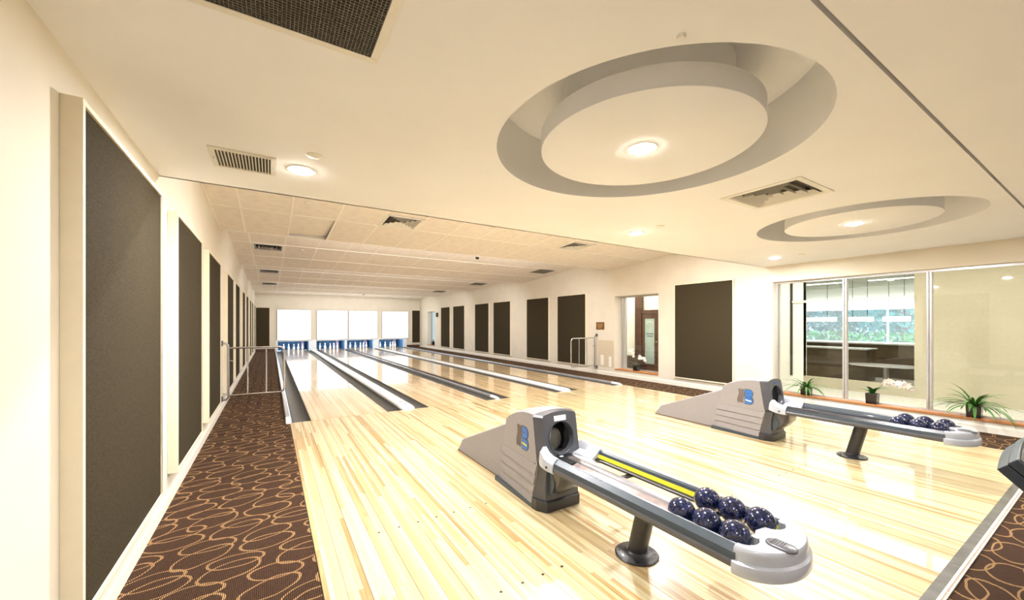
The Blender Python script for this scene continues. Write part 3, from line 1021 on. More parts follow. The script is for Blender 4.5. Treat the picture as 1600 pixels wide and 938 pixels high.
    # interior of the mouth: dark box, lift wheel and arm
    put(MB().box(-0.135, 0.135, 2.40, 2.60, 0.38, 0.64), 'mouth_lining', M['black'])
    wh = MB()
    wh.loft([[(0.02 + r_ * math.cos(2 * PI * i / 28), y_ + 0.0, 0.47 + r_ * 1.15 * math.sin(2 * PI * i / 28)) for i in range(28)]
             for y_, r_ in ((2.40, 0.070), (2.375, 0.074), (2.362, 0.066), (2.358, 0.03))])
    put(wh, 'lift_wheel', M['grey_vent'], smooth=0.6)
    put(MB().tube([(-0.02, 2.33, 0.62), (-0.045, 2.33, 0.54), (-0.06, 2.34, 0.43)], 0.008), 'lift_arm', M['steel'], smooth=1)
    put(MB().prism([(-0.085, 2.05), (0.03, 2.05), (0.09, 2.40), (-0.09, 2.40)], 'z', 0.385, 0.397), 'throat_plate', M['black'])
    put(MB().box(-0.055, -0.028, 2.19, 2.21, 0.397, 0.3985), 'throat_sticker', M['white'])
    zl = 0.655
    if sticker == 'white':
        put(MB().add([(-0.055, fy(zl - .02) - 0.003, zl - .019), (0.055, fy(zl - .02) - 0.003, zl - .019), (0.055, fy(zl + .02) - 0.003, zl + .019), (-0.055, fy(zl + .02) - 0.003, zl + .019)], [(0, 1, 2, 3)]),
            'white_label', M['white'])
    else:
        for q in range(6):
            put(MB().box(-0.040 + q * 0.0135, -0.030 + q * 0.0135, fy(zl) - 0.004, fy(zl) + 0.002, zl - 0.007, zl + 0.007), 'blue_letter', M['blue'])
    # --- rack: two rails, centre rail, ball bed
    y0, y1 = 0.872, 2.075
    rail = [(-0.222, 0.386), (-0.224, 0.366), (-0.214, 0.354), (-0.192, 0.350), (-0.176, 0.360), (-0.174, 0.398), (-0.168, 0.432),
            (-0.176, 0.440), (-0.186, 0.439), (-0.215, 0.417)]
    put(MB().prism(rail, 'y', y0, y1), 'rail', M['slate'], smooth=0.3)
    put(MB().prism([(-0.2245, 0.364), (-0.226, 0.381), (-0.2195, 0.392), (-0.216, 0.388), (-0.214, 0.352), (-0.190, 0.346), (-0.175, 0.357), (-0.19, 0.3505), (-0.213, 0.356)], 'y', y0 + 0.002, y1 - 0.002),
        'rail_lower_trim', M['hood_front'], smooth=0.4)
    put(MB().prism([(-0.2165, 0.4005), (-0.2150, 0.4025), (-0.2180, 0.4025), (-0.2190, 0.4000)], 'y', y0, y1), 'rail_groove', M['black'])
    if stripe:
        put(MB().box(-0.1835, -0.1765, y0, y1, 0.4385, 0.4412), 'rail_highlight_strip', M['cap'])  # pale strip paints in the highlight along the rail's top edge
    rail2 = [(0.175, 0.372), (0.19, 0.352), (0.214, 0.354), (0.224, 0.366), (0.222, 0.386), (0.218, 0.432), (0.210, 0.440), (0.200, 0.440),
             (0.190, 0.430), (0.180, 0.400)]
    put(MB().prism(rail2, 'y', y0, y1), 'rail', M['slate'], smooth=0.3)
    put(MB().box(0.199, 0.2035, y0, y1, 0.4395, 0.4412), 'rail_highlight_strip', M['cap'])  # the other rail's highlight, likewise put in as a pale strip
    if not stripe:
        put(MB().prism([(-0.2150, 0.4185), (-0.186, 0.4408), (-0.176, 0.4425), (-0.166, 0.4325), (-0.170, 0.398), (-0.176, 0.43)], 'y', y0, y1), 'rail_liner', M['black'])
    if stripe:
        put(MB().prism([(0.1778, 0.389), (0.1853, 0.413), (0.1828, 0.414), (0.1752, 0.390)], 'y', y0, y1), 'yellow_stripe', M['yellow'])
    put(MB().prism([(0.150, 0.376), (0.150, 0.384), (0.178, 0.390), (0.178, 0.372)], 'y', y0, y1), 'inner_lip', M['black'])
    bed = [(-0.176, 0.398), (-0.165, 0.384), (-0.135, 0.3745), (-0.10, 0.3745), (-0.055, 0.386), (-0.030, 0.394), (-0.030, 0.388),
           (-0.055, 0.380), (-0.10, 0.3685), (-0.135, 0.3685), (-0.168, 0.378), (-0.176, 0.386)]
    put(MB().prism(bed, 'y', y0, y1 + 0.10), 'ball_bed', M['bed'] if stripe else M['brown_rail'], smooth=0.6)
    put(MB().prism([(-0.030, 0.394), (-0.012, 0.4025), (0.030, 0.404), (0.040, 0.398), (0.040, 0.372), (0.0, 0.366), (-0.030, 0.384)], 'y', y0, y1 + 0.08),
        'centre_rail', M['brown_rail'], smooth=0.5)
    for yy in (1.15, 1.75):
        put(MB().box(-0.19, 0.20, yy, yy + 0.03, 0.350, 0.366), 'cross_bar', M['black'])
    # --- brackets that join the rails to the hood
    bl = MB()
    def bsec(y, g, zt, zb=0.352):
        return [(-0.231 - g, y, 0.392), (-0.231 - g, y, zb), (-0.205, y, zb - 0.010), (-0.176, y, zb - 0.004), (-0.172, y, zt - 0.02), (-0.177, y, zt), (-0.192, y, zt), (-0.226 - g, y, zt - 0.035)]
    bl.loft([bsec(2.065, 0.0, 0.446), bsec(2.12, 0.002, 0.448), bsec(2.165, 0.002, 0.462, 0.356), bsec(2.20, 0.0, 0.492, 0.364), bsec(2.222, -0.006, 0.486, 0.37), bsec(2.245, -0.022, 0.45, 0.38)])
    br = put(bl, 'bracket', M['cap'], smooth=0.5)
    MB().loft([[(-0.2385, -0.175 + 0.009 * math.cos(t * PI / 6), 0.378 + 0.008 * math.sin(t * PI / 6)) for t in range(12)],
               [(-0.2280, -0.175 + 0.009 * math.cos(t * PI / 6), 0.378 + 0.008 * math.sin(t * PI / 6)) for t in range(12)]]).build('bracket_hole', M['black'], br)
    b2 = MB()
    def rsec(y, xi, zt):
        return [(0.232, y, 0.392), (0.232, y, 0.352), (0.19, y, 0.345), (xi, y, 0.378), (xi + 0.01, y, 0.395), (0.165, y, 0.415), (0.188, y, zt - 0.008), (0.20, y, zt), (0.216, y, zt), (0.228, y, zt - 0.02)]
    b2.loft([rsec(2.06, 0.12, 0.447), rsec(2.15, 0.10, 0.450), rsec(2.21, 0.085, 0.456), rsec(2.245, 0.08, 0.470), rsec(2.29, 0.09, 0.45)])
    put(b2, 'bracket', M['cap'], smooth=0.5)
    put(MB().add([(0.06, 1.86, 0.381), (0.125, 2.07, 0.384), (0.125, 2.25, 0.384), (0.045, 2.25, 0.381), (0.045, 1.90, 0.381),
                  (0.06, 1.86, 0.376), (0.125, 2.07, 0.376), (0.125, 2.25, 0.376), (0.045, 2.25, 0.376), (0.045, 1.90, 0.376)],
                 [(0, 1, 2, 3, 4), (9, 8, 7, 6, 5), (0, 5, 6, 1), (1, 6, 7, 2), (2, 7, 8, 3), (3, 8, 9, 4), (4, 9, 5, 0)]), 'guide_plate', M['white'])
    # --- end cap
    yc = 0.872

    def cap_ring(sx, z, back):
        pts = []
        for i in range(33):                                   # nose arc, from +x round to -x
            a = -PI * i / 32
            pts.append((0.232 * sx * math.cos(a), yc + 0.168 * sx * math.sin(a), z))
        pts.append((-0.232 * sx, back, z)); pts.append((-0.186, back, z))
        for i in range(9):                                   # notch over the aisle-side channel
            a = PI + PI * i / 8
            pts.append((-0.120 + 0.058 * math.cos(a), back + 0.002 + 0.052 * math.sin(a) * (1 if back > 0.85 else 1), z))
        pts.append((-0.052, back - 0.004, z)); pts.append((-0.012, back + 0.012, z)); pts.append((0.030, back + 0.006, z))
        for i in range(9):
            a = PI + PI * i / 8
            pts.append((0.108 + 0.058 * math.cos(a), back + 0.002 + 0.052 * math.sin(a), z))
        pts.append((0.176, back, z)); pts.append((0.232 * sx, back, z))
        return pts
    bk = 0.880
    cp = MB().loft([cap_ring(0.88, 0.330, bk), cap_ring(0.975, 0.335, bk), cap_ring(1.0, 0.346, bk), cap_ring(1.0, 0.374, bk), cap_ring(0.985, 0.386, bk),
                    cap_ring(0.92, 0.393, bk), cap_ring(0.915, 0.424, bk), cap_ring(0.905, 0.438, bk), cap_ring(0.87, 0.446, bk)])
    cap_o = put(cp, 'end_cap', M['cap'], smooth=0.75)
    for x_ in (-0.068, 0.165):
        put(MB().cyl((x_, 0.862), 0.017, 0.36, 0.4475, 14), 'notch_post', M['cap'], smooth=0.6)
    # hand dryer grille on the cap
    def capsule(hw, hl, z, n=10):
        pts = []
        for i in range(n + 1):
            a = PI * i / n
            pts.append((hw * math.cos(a), 0.772 + (hl - hw) + hw * math.sin(a), z))
        for i in range(n + 1):
            a = PI + PI * i / n
            pts.append((hw * math.cos(a), 0.772 - (hl - hw) + hw * math.sin(a), z))
        return [(x - 0.055, y, z) for x, y, z in pts]
    gr = put(MB().loft([capsule(0.037, 0.058, 0.444), capsule(0.037, 0.058, 0.449), capsule(0.034, 0.055, 0.453), capsule(0.029, 0.050, 0.455)]),
             'dryer_grille', M['dryer'], smooth=0.8)
    for q in range(5):
        yq = 0.803 - q * 0.0095
        MB().box(-0.055 - 0.025, -0.055 + 0.025, yq - 0.0026 - RY, yq + 0.0026 - RY, 0.4545, 0.4562).build('grille_slot', M['black'], gr)
    MB().lathe([(0.010, 0.453), (0.010, 0.4565), (0.007, 0.458), (0.001, 0.4585)], c=(-0.055, 0.738 - RY, 0), n=16).build('dryer_button', M['cap'], gr, smooth=0.7)
    put(MB().cyl((0.09, 0.79), 0.045, 0.300, 0.334, 16, 0.055), 'underside_boss', M['cap'], smooth=0.6)
    # --- slanted pedestal
    yb_, yt_ = 1.56, 1.475
    n = 28
    put(MB().loft([[(0.004 + r_ * math.cos(2 * PI * i / n), y_ + r_ * math.sin(2 * PI * i / n), z_) for i in range(n)]
                   for z_, y_, r_ in ((0.012, yb_, 0.055), (0.36, yt_, 0.055))]), 'pedestal', M['dark_grey'], smooth=0.6)
    fl_ = put(MB().lathe([(0.122, 0.0), (0.124, 0.006), (0.118, 0.011), (0.080, 0.015), (0.060, 0.026), (0.056, 0.032)], c=(0.004, yb_, 0), n=32), 'pedestal_flange', M['dark_grey'], smooth=0.5)
    for a in range(4):
        t = PI / 4 + a * PI / 2
        MB().cyl((0.004 + 0.098 * math.cos(t), yb_ - RY + 0.098 * math.sin(t)), 0.007, 0.012, 0.0165, 10).build('bolt', M['black'], fl_)
    return e


r1 = ball_return(1.822, 'taupe and grey ball return with a yellow stripe inside its rack and six balls', True, 'white')
r2 = ball_return(5.045, 'taupe and grey ball return with an all-dark rack, standing near the plant windows', False, 'blue')

# balls
bl_me = bpy.data.meshes.new('bowling_ball')
bm = bmesh.new(); bmesh.ops.create_uvsphere(bm, u_segments=40, v_segments=24, radius=0.0635)
for f in bm.faces:
    f.smooth = True
bm.to_mesh(bl_me); bm.free(); bl_me.materials.append(M['ball'])
plc = ['nearest the end cap', 'middle', 'farthest from the end cap']
rowl = {0: 'aisle-side row', 1: 'window-side row'}
for ri, (cx, rn) in enumerate(((1.822, 'yellow-striped rack'), (5.045, 'all-dark rack'))):
    for row, dx, zz in ((0, -0.118, 0.4385), (1, 0.101, 0.4375)):
        for j in range(3):
            y = 0.925 + j * 0.1285 + (0.003 if row else 0)
            o = obj_of('bowling_ball', bl_me, None, (cx + dx, y, zz), rot=(random.random() * 6, random.random() * 6, random.random() * 6))
            tag(o, 'speckled navy ball %s, %s, %s' % (plc[j], rowl[row], rn), 'bowling ball', 'navy balls on the ' + rn)

# =================================================================== scoring console (cut by the frame)
e = empty('scoring_console', (3.25, 0.02, 0), 'dark slate console with glossy grey lid and beige panel beside the metal threshold', 'console')
con = empty('console_head', (0, 0, 0)); con.parent = e


def place_head():
    # a tilted slab: u runs +x, v runs toward the seats and down
    o = Vector((2.766, 0.347, 0.70))
    dv = Vector((0.0, -0.70, -0.714)).normalized()
    du = Vector((1, -0.01, 0.0)).normalized()
    nn = du.cross(dv).normalized() * -1
    if nn.z < 0:
        nn = -nn
    return o, du, dv, nn


o_, du_, dv_, nn_ = place_head()


def slab(name, pts, h0, h1, mat, bev=0.0):
    """pts (u,v) on the head plane, thickness along its normal"""
    f = lambda p, h: tuple(o_ + du_ * p[0] + dv_ * p[1] + nn_ * h - Vector((3.25, 0.02, 0)))
    n = len(pts)
    MB().add([f(p, h0) for p in pts] + [f(p, h1) for p in pts],
             [tuple(range(n)), tuple(range(n, 2 * n))] + [(i, (i + 1) % n, n + (i + 1) % n, n + i) for i in range(n)]) \
        .build(name, mat, con, bevel=bev)


def rnd(w0, w1, v0, v1, arc_=0.0, n=14):
    top_ = [(w0 + (w1 - w0) * i / n, v0 - arc_ * math.sin(PI * i / n)) for i in range(n + 1)]
    return top_ + [(w1, v1), (w0, v1)]


slab('lower_housing', rnd(0.006, 0.80, 0.004, 0.42, 0.034), 0.0, 0.044, M['console'], 0.004)
slab('upper_housing', rnd(0.0, 0.806, 0.0, 0.425, 0.037), 0.048, 0.088, M['console'], 0.006)
slab('glossy_lid', rnd(0.015, 0.79, 0.006, 0.03, 0.028), 0.0885, 0.092, M['gloss_grey'], 0.001)
slab('beige_panel', [(0.03, 0.028), (0.775, 0.028), (0.775, 0.40), (0.03, 0.40)], 0.0885, 0.096, M['beige'], 0.002)
slab('screen', [(0.20, 0.08), (0.62, 0.08), (0.62, 0.34), (0.20, 0.34)], 0.0965, 0.098, M['gloss_grey'], 0.0)
MB().loft([[(a, b, 0.0) for a, b in ((-0.18, -0.28), (0.18, -0.28), (0.18, -0.02), (-0.18, -0.02))],
           [(a, b, 0.53) for a, b in ((-0.12, 0.02), (0.12, 0.02), (0.12, 0.16), (-0.12, 0.16))]]).build('pedestal', M['slate'], e, bevel=0.01)

# =================================================================== railing gates
def gate(loc, length, sgn, label, y):
    """gate closing across an aisle from the wall; sgn=+1 opens toward +x"""
    e = empty('railing_gate', loc, label, 'gate', 'railing gates across the aisles')
    z0, z1 = 0.225, 0.975
    r = 0.0155
    L = length * sgn
    c = 0.06 * sgn
    MB().tube([(0.03 * sgn, 0, z0), (L - c, 0, z0), (L - c * 0.3, 0, z0 + 0.018), (L, 0, z0 + 0.06), (L, 0, z1 - 0.06), (L - c * 0.3, 0, z1 - 0.018), (L - c, 0, z1), (0.03 * sgn, 0, z1)],
              r, 10).build('gate_frame', M['chrome'], e, smooth=1)
    for q in ((0.36, 0.68) if length > 0.75 else (0.42, 0.999)):
        if q < 0.99:
            MB().tube([(L * q, 0, z0), (L * q, 0, z1)], 0.010, 8).build('upright_bar', M['chrome'], e, smooth=1)
    MB().tube([(-0.05 * sgn, 0, z1 + 0.075), (0.0, 0, z1 + 0.07), (0.024 * sgn, 0, z1 + 0.045), (0.03 * sgn, 0, z1), (0.03 * sgn, 0, z0), (0.024 * sgn, 0, z0 - 0.035), (0.0, 0, z0 - 0.06), (-0.05 * sgn, 0, z0 - 0.065)],
              0.017, 10).build('hinge_post', M['steel'], e, smooth=1)
    for zz in (z1 + 0.075, z0 - 0.045):
        MB().box(min(-0.06 * sgn, -0.035 * sgn), max(-0.06 * sgn, -0.035 * sgn), -0.03, 0.03, zz - 0.04, zz + 0.04).build('wall_bracket', M['brown_rail'], e, bevel=0.004)
    MB().tube([(0.03 * sgn, 0, 0.78), (0.09 * sgn, -0.01, 0.77), (0.10 * sgn, -0.01, 0.74)], 0.008, 8).build('latch', M['steel'], e, smooth=1)
    return e


gate((XL + 0.06, 7.55, 0), 0.79, 1, 'chrome railing gate across the carpeted aisle beside the nearest lane', 7.55)
gate((XR - 0.06, 7.86, 0), 0.86, -1, 'small chrome railing gate hinged to the wall under the bronze plaque', 7.86)

# bronze plaque with gold lettering rows
e = empty('wall_plaque', (XR, 7.73, 1.205), 'small bronze plaque with gold lettering on the wall above the railing gate', 'sign')
MB().box(-0.012, 0, -0.15, 0.15, 0, 0.20).build('plate', M['plaque'], e, bevel=0.003)
for q, (w_, zz) in enumerate(((0.10, 0.150), (0.12, 0.115), (0.085, 0.080), (0.07, 0.045))):
    MB().box(-0.0145, -0.0125, -w_, w_, zz - 0.007, zz + 0.007).build('lettering_row', M['gold'], e)
# darker wall patch and two pale rectangles beneath the plaque
pt = empty('trim_3', (XR, 7.3, 0.2), kind='structure')
MB().box(-0.002, 0, -0.05, 0.53, 0.0, 0.72).build('wall_patch', M['patch'], pt)
MB().box(-0.003, 0, 0.30, 0.42, 0.05, 0.32).box(-0.003, 0, 0.02, 0.12, 0.02, 0.30).build('pale_rectangle', M['trim'], pt)
e = empty('wall_speaker', (XR, 19.85, 1.80), 'small dark speaker on the wall between the far window and the panels', 'speaker')
MB().box(-0.10, 0, -0.07, 0.07, -0.06, 0.16).build('speaker_body', M['black'], e, bevel=0.01)
MB().box(-0.104, -0.10, -0.05, 0.05, -0.04, 0.14).build('speaker_mesh', M['grey_vent'], e)

# =================================================================== plants
def strap_leaf(L, w_, az, rise, droop, n=8):
    """arched strap leaf from the origin"""
    m = MB(); P = Vector((0, 0, 0)); ang = rise
    L_, R_, Cn = [], [], []
    for i in range(n + 1):
        t = i / n
        ww = w_ * (0.55 + 0.9 * t) * max(0.02, (1 - t ** 2.2)) + 0.0008
        d = Vector((math.cos(az), math.sin(az), 0)); sd = Vector((-math.sin(az), math.cos(az), 0))
        Cn.append(tuple(P - Vector((0, 0, ww * 0.25)))); L_.append(tuple(P + sd * ww)); R_.append(tuple(P - sd * ww))
        P = P + (d * math.cos(ang) + Vector((0, 0, math.sin(ang)))) * (L / n)
        ang -= droop / n
    return m.loft([L_, Cn, R_], cap=False, closed=False)


def pot(e, s, h):
    MB().loft([[(-s * .92, -s * .92, 0), (s * .92, -s * .92, 0), (s * .92, s * .92, 0), (-s * .92, s * .92, 0)],
               [(-s, -s, h), (s, -s, h), (s, s, h), (-s, s, h)],
               [(-s + .012, -s + .012, h), (s - .012, -s + .012, h), (s - .012, s - .012, h), (-s + .012, s - .012, h)],
               [(-s + .012, -s + .012, h - .02), (s - .012, -s + .012, h - .02), (s - .012, s - .012, h - .02), (-s + .012, s - .012, h - .02)]]) \
        .build('pot', M['pot'], e, bevel=0.002)
    MB().box(-s + .013, s - .013, -s + .013, s - .013, h - 0.035, h - 0.012).build('soil', M['soil'], e)


def leafy(loc, label, s, h, n, Lr, seed):
    e = empty('potted_plant', loc, label, 'plant', 'potted plants on the window sill')
    pot(e, s, h)
    r = random.Random(seed)
    for i in range(n):
        az = 2 * PI * i / n + r.uniform(-0.25, 0.25)
        layer = i % 3
        rise = (1.25, 0.8, 0.35)[layer] + r.uniform(-0.12, 0.12)
        L = r.uniform(*Lr) * (0.85, 1.0, 1.05)[layer]
        if math.cos(az) > 0.3:
            L *= 0.6
        o = strap_leaf(L, r.uniform(0.015, 0.021), az, rise, r.uniform(1.1, 1.9)).build('leaf', M['leaf'], e, smooth=1)
        o.location = (0.02 * math.cos(az), 0.02 * math.sin(az), h - 0.015)
    return e


def orchid(loc, label, s, h, leaves, spikes, seed):
    e = empty('orchid', loc, label, 'orchid', None)
    pot(e, s, h)
    r = random.Random(seed)
    for (az, L, w_, rise, dr) in leaves:
        o = strap_leaf(L, w_, az, rise + 0.3, dr + 0.5, 7).build('leaf', M['leaf2'], e, smooth=1)
        o.location = (0, 0, h - 0.012)
    for pts, nf in spikes:
        MB().tube(pts, 0.0035, 6).build('flower_stem', M['stem'], e, smooth=1)
        for i in range(nf):
            t = 0.45 + 0.55 * i / max(nf - 1, 1)
            k = t * (len(pts) - 1); a = int(min(k, len(pts) - 2)); fr_ = k - a
            p = Vector(pts[a]).lerp(Vector(pts[a + 1]), fr_) + Vector((r.uniform(-.03, .0), r.uniform(-.02, .02), r.uniform(-.035, .03)))
            m = MB(); R = r.uniform(0.034, 0.044)
            rot = r.uniform(0, 1)
            for q in range(5):
                a0 = rot + 2 * PI * q / 5
                c = Vector((0, math.cos(a0), math.sin(a0)))
                sdv = Vector((0, -math.sin(a0), math.cos(a0)))
                pw = R * 0.48
                vs = [Vector((0.004, 0, 0)), c * R * 0.45 + sdv * pw + Vector((-0.004, 0, 0)), c * R + sdv * pw * 0.5 + Vector((-0.007, 0, 0)),
                      c * R - sdv * pw * 0.5 + Vector((-0.007, 0, 0)), c * R * 0.45 - sdv * pw + Vector((-0.004, 0, 0))]
                m.add([tuple(v) for v in vs], [(0, 1, 2, 3, 4)])
            m.add([(-0.012, 0.006, -0.006), (-0.012, -0.006, -0.006), (-0.004, 0, 0.008)], [(0, 1, 2)])
            o = m.build('flower', M['petal'], e)
            o.location = p
            o.rotation_euler = (0, r.uniform(-.5, .3), 0.9 + r.uniform(-.8, .5))
    return e


SX = XR + 0.045
SZ = 0.163
leafy((SX, 2.965, SZ), 'bushy strap-leaved plant in dark cube pot beside the window jamb by the framed panel', 0.066, 0.135, 44, (0.24, 0.42), 5)
leafy((SX - 0.01, 1.125, SZ), 'spreading strap-leaved plant in dark cube pot, widest and lone before the cream glass pane', 0.066, 0.150, 60, (0.24, 0.50), 9)
orchid((SX, 2.12, SZ), 'white orchid in dark cube pot between the two strap-leaved plants', 0.066, 0.155,
       [(2.0, 0.20, 0.040, 1.0, 0.9), (2.7, 0.17, 0.044, 1.2, 1.0), (-1.2, 0.26, 0.046, 0.8, 1.3), (-1.9, 0.20, 0.046, 1.1, 1.2), (-2.6, 0.16, 0.044, 1.0, 1.0), (0.9, 0.14, 0.036, 0.9, 1.2), (1.6, 0.22, 0.034, 0.5, 0.8), (-1.5, 0.16, 0.04, 1.1, 1.0)],
       [([(0, 0, 0.14), (-0.01, -0.05, 0.22), (-0.015, -0.11, 0.29), (-0.02, -0.17, 0.34), (-0.02, -0.26, 0.345), (-0.02, -0.36, 0.325), (-0.02, -0.43, 0.30)], 17)], 4)
orchid((XR + 0.14, 6.62, 0.192), 'small two-stemmed white orchid in dark cube pot in the narrow window recess', 0.062, 0.13,
       [(2.1, 0.14, 0.020, 0.6, 0.7), (1.6, 0.10, 0.02, 0.9, 0.7), (-0.9, 0.08, 0.02, 1.0, 0.9)],
       [([(0, 0, 0.12), (-0.01, 0.03, 0.26), (-0.02, 0.05, 0.42), (-0.02, 0.10, 0.50), (-0.02, 0.16, 0.50)], 6),
        ([(0, 0, 0.12), (-0.01, -0.03, 0.22), (-0.02, -0.08, 0.32), (-0.02, -0.16, 0.36), (-0.02, -0.24, 0.34), (-0.02, -0.30, 0.29)], 7)], 8)
e = empty('small_planter', (XR + 0.09, 20.75, 0.19), 'dark planter on the sill of the small far window', 'planter')
pot(e, 0.085, 0.20)
for i in range(7):
    o = strap_leaf(0.22, 0.016, i * 0.9, 1.1, 1.0).build('leaf', M['leaf'], e, smooth=1); o.location = (0, 0, 0.18)

# =================================================================== ceiling fixtures
def downlight(x, y, z, label, power=42, r=0.07, grp='recessed downlights'):
    e = empty('downlight', (x, y, z), label, 'light', grp)
    n = 28
    MB().loft([[(rr * math.cos(2 * PI * i / n), rr * math.sin(2 * PI * i / n), zz) for i in range(n)]
               for rr, zz in ((r + 0.018, 0.0), (r + 0.016, -0.005), (r + 0.002, -0.006), (r, -0.001))], cap=False).build('trim_ring', M['vent'], e, smooth=0.8)
    MB().lathe([(0.001, -0.024), (r * 0.5, -0.021), (r * 0.85, -0.013), (r * 0.98, -0.002), (r * 0.98, 0.0)], n=20).build('bulb', M['bulb'], e, smooth=1)
    l = bpy.data.lights.new('lamp', 'AREA')
    l.shape = 'DISK'; l.size = 0.11
    l.energy, l.color = power, LAMP
    o = bpy.data.objects.new('lamp', l); o.location = (x, y, z - 0.027); COL.objects.link(o)


D1 = ROOF_Z
downlight(1.848, 1.541, D1, 'glowing downlight in the centre of the near large ceiling disc')
downlight(5.060, 1.541, D1, 'glowing downlight in the centre of the ceiling disc near the windows')
downlight(0.174, 2.956, D1, 'glowing downlight by the slatted grille near the aisle wall')
downlight(3.500, 3.00, D1, 'glowing downlight between the two coves near the plaster ceiling edge')
downlight(6.640, 2.994, D1, 'glowing downlight close to the wall over the plant windows')
for x in (0.2, 3.5, 6.6):  # unseen downlights added behind the camera to light the near room
    for y in (-0.6, -2.6):
        downlight(x, y, D1, 'added unseen fill downlight over the seating carpet, %s the aisle wall, %s row from the threshold' %
                  ({0.2: 'beside', 3.5: 'midway from', 6.6: 'opposite'}[x], {-0.6: 'first', -2.6: 'second'}[y]), 20)
for x, t in ((1.11, 'near the aisle wall'), (3.41, 'in the middle'), (5.72, 'near the plaque wall')):  # downlights added out of view to brighten the floor towards the foul line
    downlight(x, 4.40, 2.975, 'added hidden fill downlight in the tile ceiling just past the plaster edge, ' + t, 60)


def smoke_cover(x, y, z, label, r=0.045):
    e = MB().lathe([(r, 0.0), (r, -0.004), (r * 0.8, -0.010), (0.001, -0.012)], n=24).build('sprinkler_cover', M['vent'], None, smooth=0.6)
    e.location = (x, y, z)
    tag(e, label, 'sprinkler cover', 'sprinkler covers')
    return e


smoke_cover(0.225, 2.655, D1, 'round white sprinkler cover beside the downlight near the slatted grille')
smoke_cover(3.478, 2.66, D1, 'round white sprinkler cover beside the downlight between the coves')
smoke_cover(6.62, 2.62, D1, 'round white sprinkler cover beside the downlight over the plant windows')
smoke_cover(1.245, 0.865, D1, 'tiny round sprinkler cover at the rim of the near large cove', 0.016)
z1_ = lambda s_, y: saw_info[s_][1] + saw_info[s_][2] * (y - saw_info[s_][0])
for s_, x, y, lab in ((0, 0.40, 5.62, 'round sprinkler cover on the tiles beyond the slatted grille'),
                      (0, 3.36, 5.62, 'round sprinkler cover on the tiles midway between the two tile diffusers'),
                      (1, 0.55, 9.35, 'round sprinkler cover on the tiles beside the steel diffuser'),
                      (1, 5.5, 9.35, 'round sprinkler cover on the tiles beside the square grey grille')):
    o = smoke_cover(x, y, z1_(s_, y), lab, 0.04)
    o.rotation_euler = (math.atan(saw_info[s_][2]), 0, 0)
# small camera dome
e = empty('dome_camera', (3.73, 7.85 - 0.42, z1_(0, 7.43)), 'small dark camera dome hanging from the tile ceiling edge', 'camera')
MB().lathe([(0.055, 0.0), (0.055, -0.02), (0.050, -0.028)], n=20).build('camera_base', M['white'], e, smooth=0.5)
MB().lathe([(0.042, -0.026), (0.040, -0.05), (0.028, -0.07), (0.001, -0.078)], n=20).build('dome', M['black'], e, smooth=1)
e = empty('dome_camera', (4.1, 21.2, z1_(4, 21.2)), 'tiny dark camera dome on the ceiling over the pin end', 'camera')
MB().lathe([(0.06, 0.0), (0.05, -0.04), (0.001, -0.07)], n=16).build('dome', M['black'], e, smooth=1)


def diffuser(x0, x1, y0, z, label, mat, ang=0.0, cut=True, style='cone'):
    S = x1 - x0; h = S / 2
    e = empty('ceiling_diffuser', ((x0 + x1) / 2, y0 + 0.29, z), label, 'air vent', None)
    e.rotation_euler = (ang, 0, 0)
    m = MB(); f = 0.055
    m.loft([[(-a, -a, zz), (a, -a, zz), (a, a, zz), (-a, a, zz)] for a, zz in ((h - .004, 0.012), (h - .004, -0.006), (h - f + 0.01, -0.006), (h - f, 0.004), (h - f, 0.012))], cap=False)
    m.build('frame', M['vent'], e)
    MB().box(-h + f, h - f, -h + f, h - f, 0.055, 0.06).build('duct', M['duct'], e)
    if style == 'cone':
        a = h - f
        k = 0
        while a > 0.05:
            MB().loft([[(-q, -q, zz), (q, -q, zz), (q, q, zz), (-q, q, zz)] for q, zz in ((a - 0.012, -0.004), (a - 0.034, 0.030), (a - 0.032, 0.031), (a - 0.009, -0.003))], cap=False) \
                .build('vane', mat, e)
            a -= 0.060; k += 1
        MB().box(-a, a, -a, a, -0.004, 0.0).build('centre_plate', mat, e)
    return e


for (s_, ci, xa, xb, y, zf_, an) in VENTCELLS:
    zz = z1_(s_, y + 0.29)
    if s_ == 0:
        diffuser(xa, xb, y, zz, 'cream square diffuser in the tiles, ' + ('third of the way from the aisle wall' if ci == 4 else 'nearer the plaque wall'), M['vent'], math.atan(saw_info[s_][2]))
    elif ci == 1:
        diffuser(xa, xb, y, zz - 0.004, 'shiny steel diffuser above the aisle, ' + ['', 'nearest of three', 'middle of three', 'closest to the pins'][s_], M['steel'], math.atan(saw_info[s_][2]))
    else:
        e = empty('return_grille', ((xa + xb) / 2, y + 0.30, zz), 'square grey ceiling grille near the plaque wall, ' + ['', 'nearest of three', 'middle of three', 'closest to the pins'][s_], 'air vent')
        e.rotation_euler = (math.atan(saw_info[s_][2]), 0, 0)
        h = (xb - xa) / 2 - 0.01
        MB().loft([[(-a, -a, q), (a, -a, q), (a, a, q), (-a, a, q)] for a, q in ((h, 0.01), (h, -0.004), (h - 0.03, -0.004), (h - 0.03, 0.01))], cap=False).build('frame', M['grey_vent'], e)
        gm = MB()
        for q in range(14):
            t = -h + 0.03 + (2 * h - 0.06) * (q + 0.5) / 14
            gm.box(t - 0.006, t + 0.006, -h + .03, h - .03, -0.002, 0.008)
        gm.build('grille_bars', M['grey_vent'], e)
        MB().box(-h + .02, h - .02, -h + .02, h - .02, 0.012, 0.014).build('duct', M['duct'], e)

diffuser(3.125, 3.705, 1.245, D1, 'cream square ceiling diffuser with nested vanes between the two round coves', M['vent'])

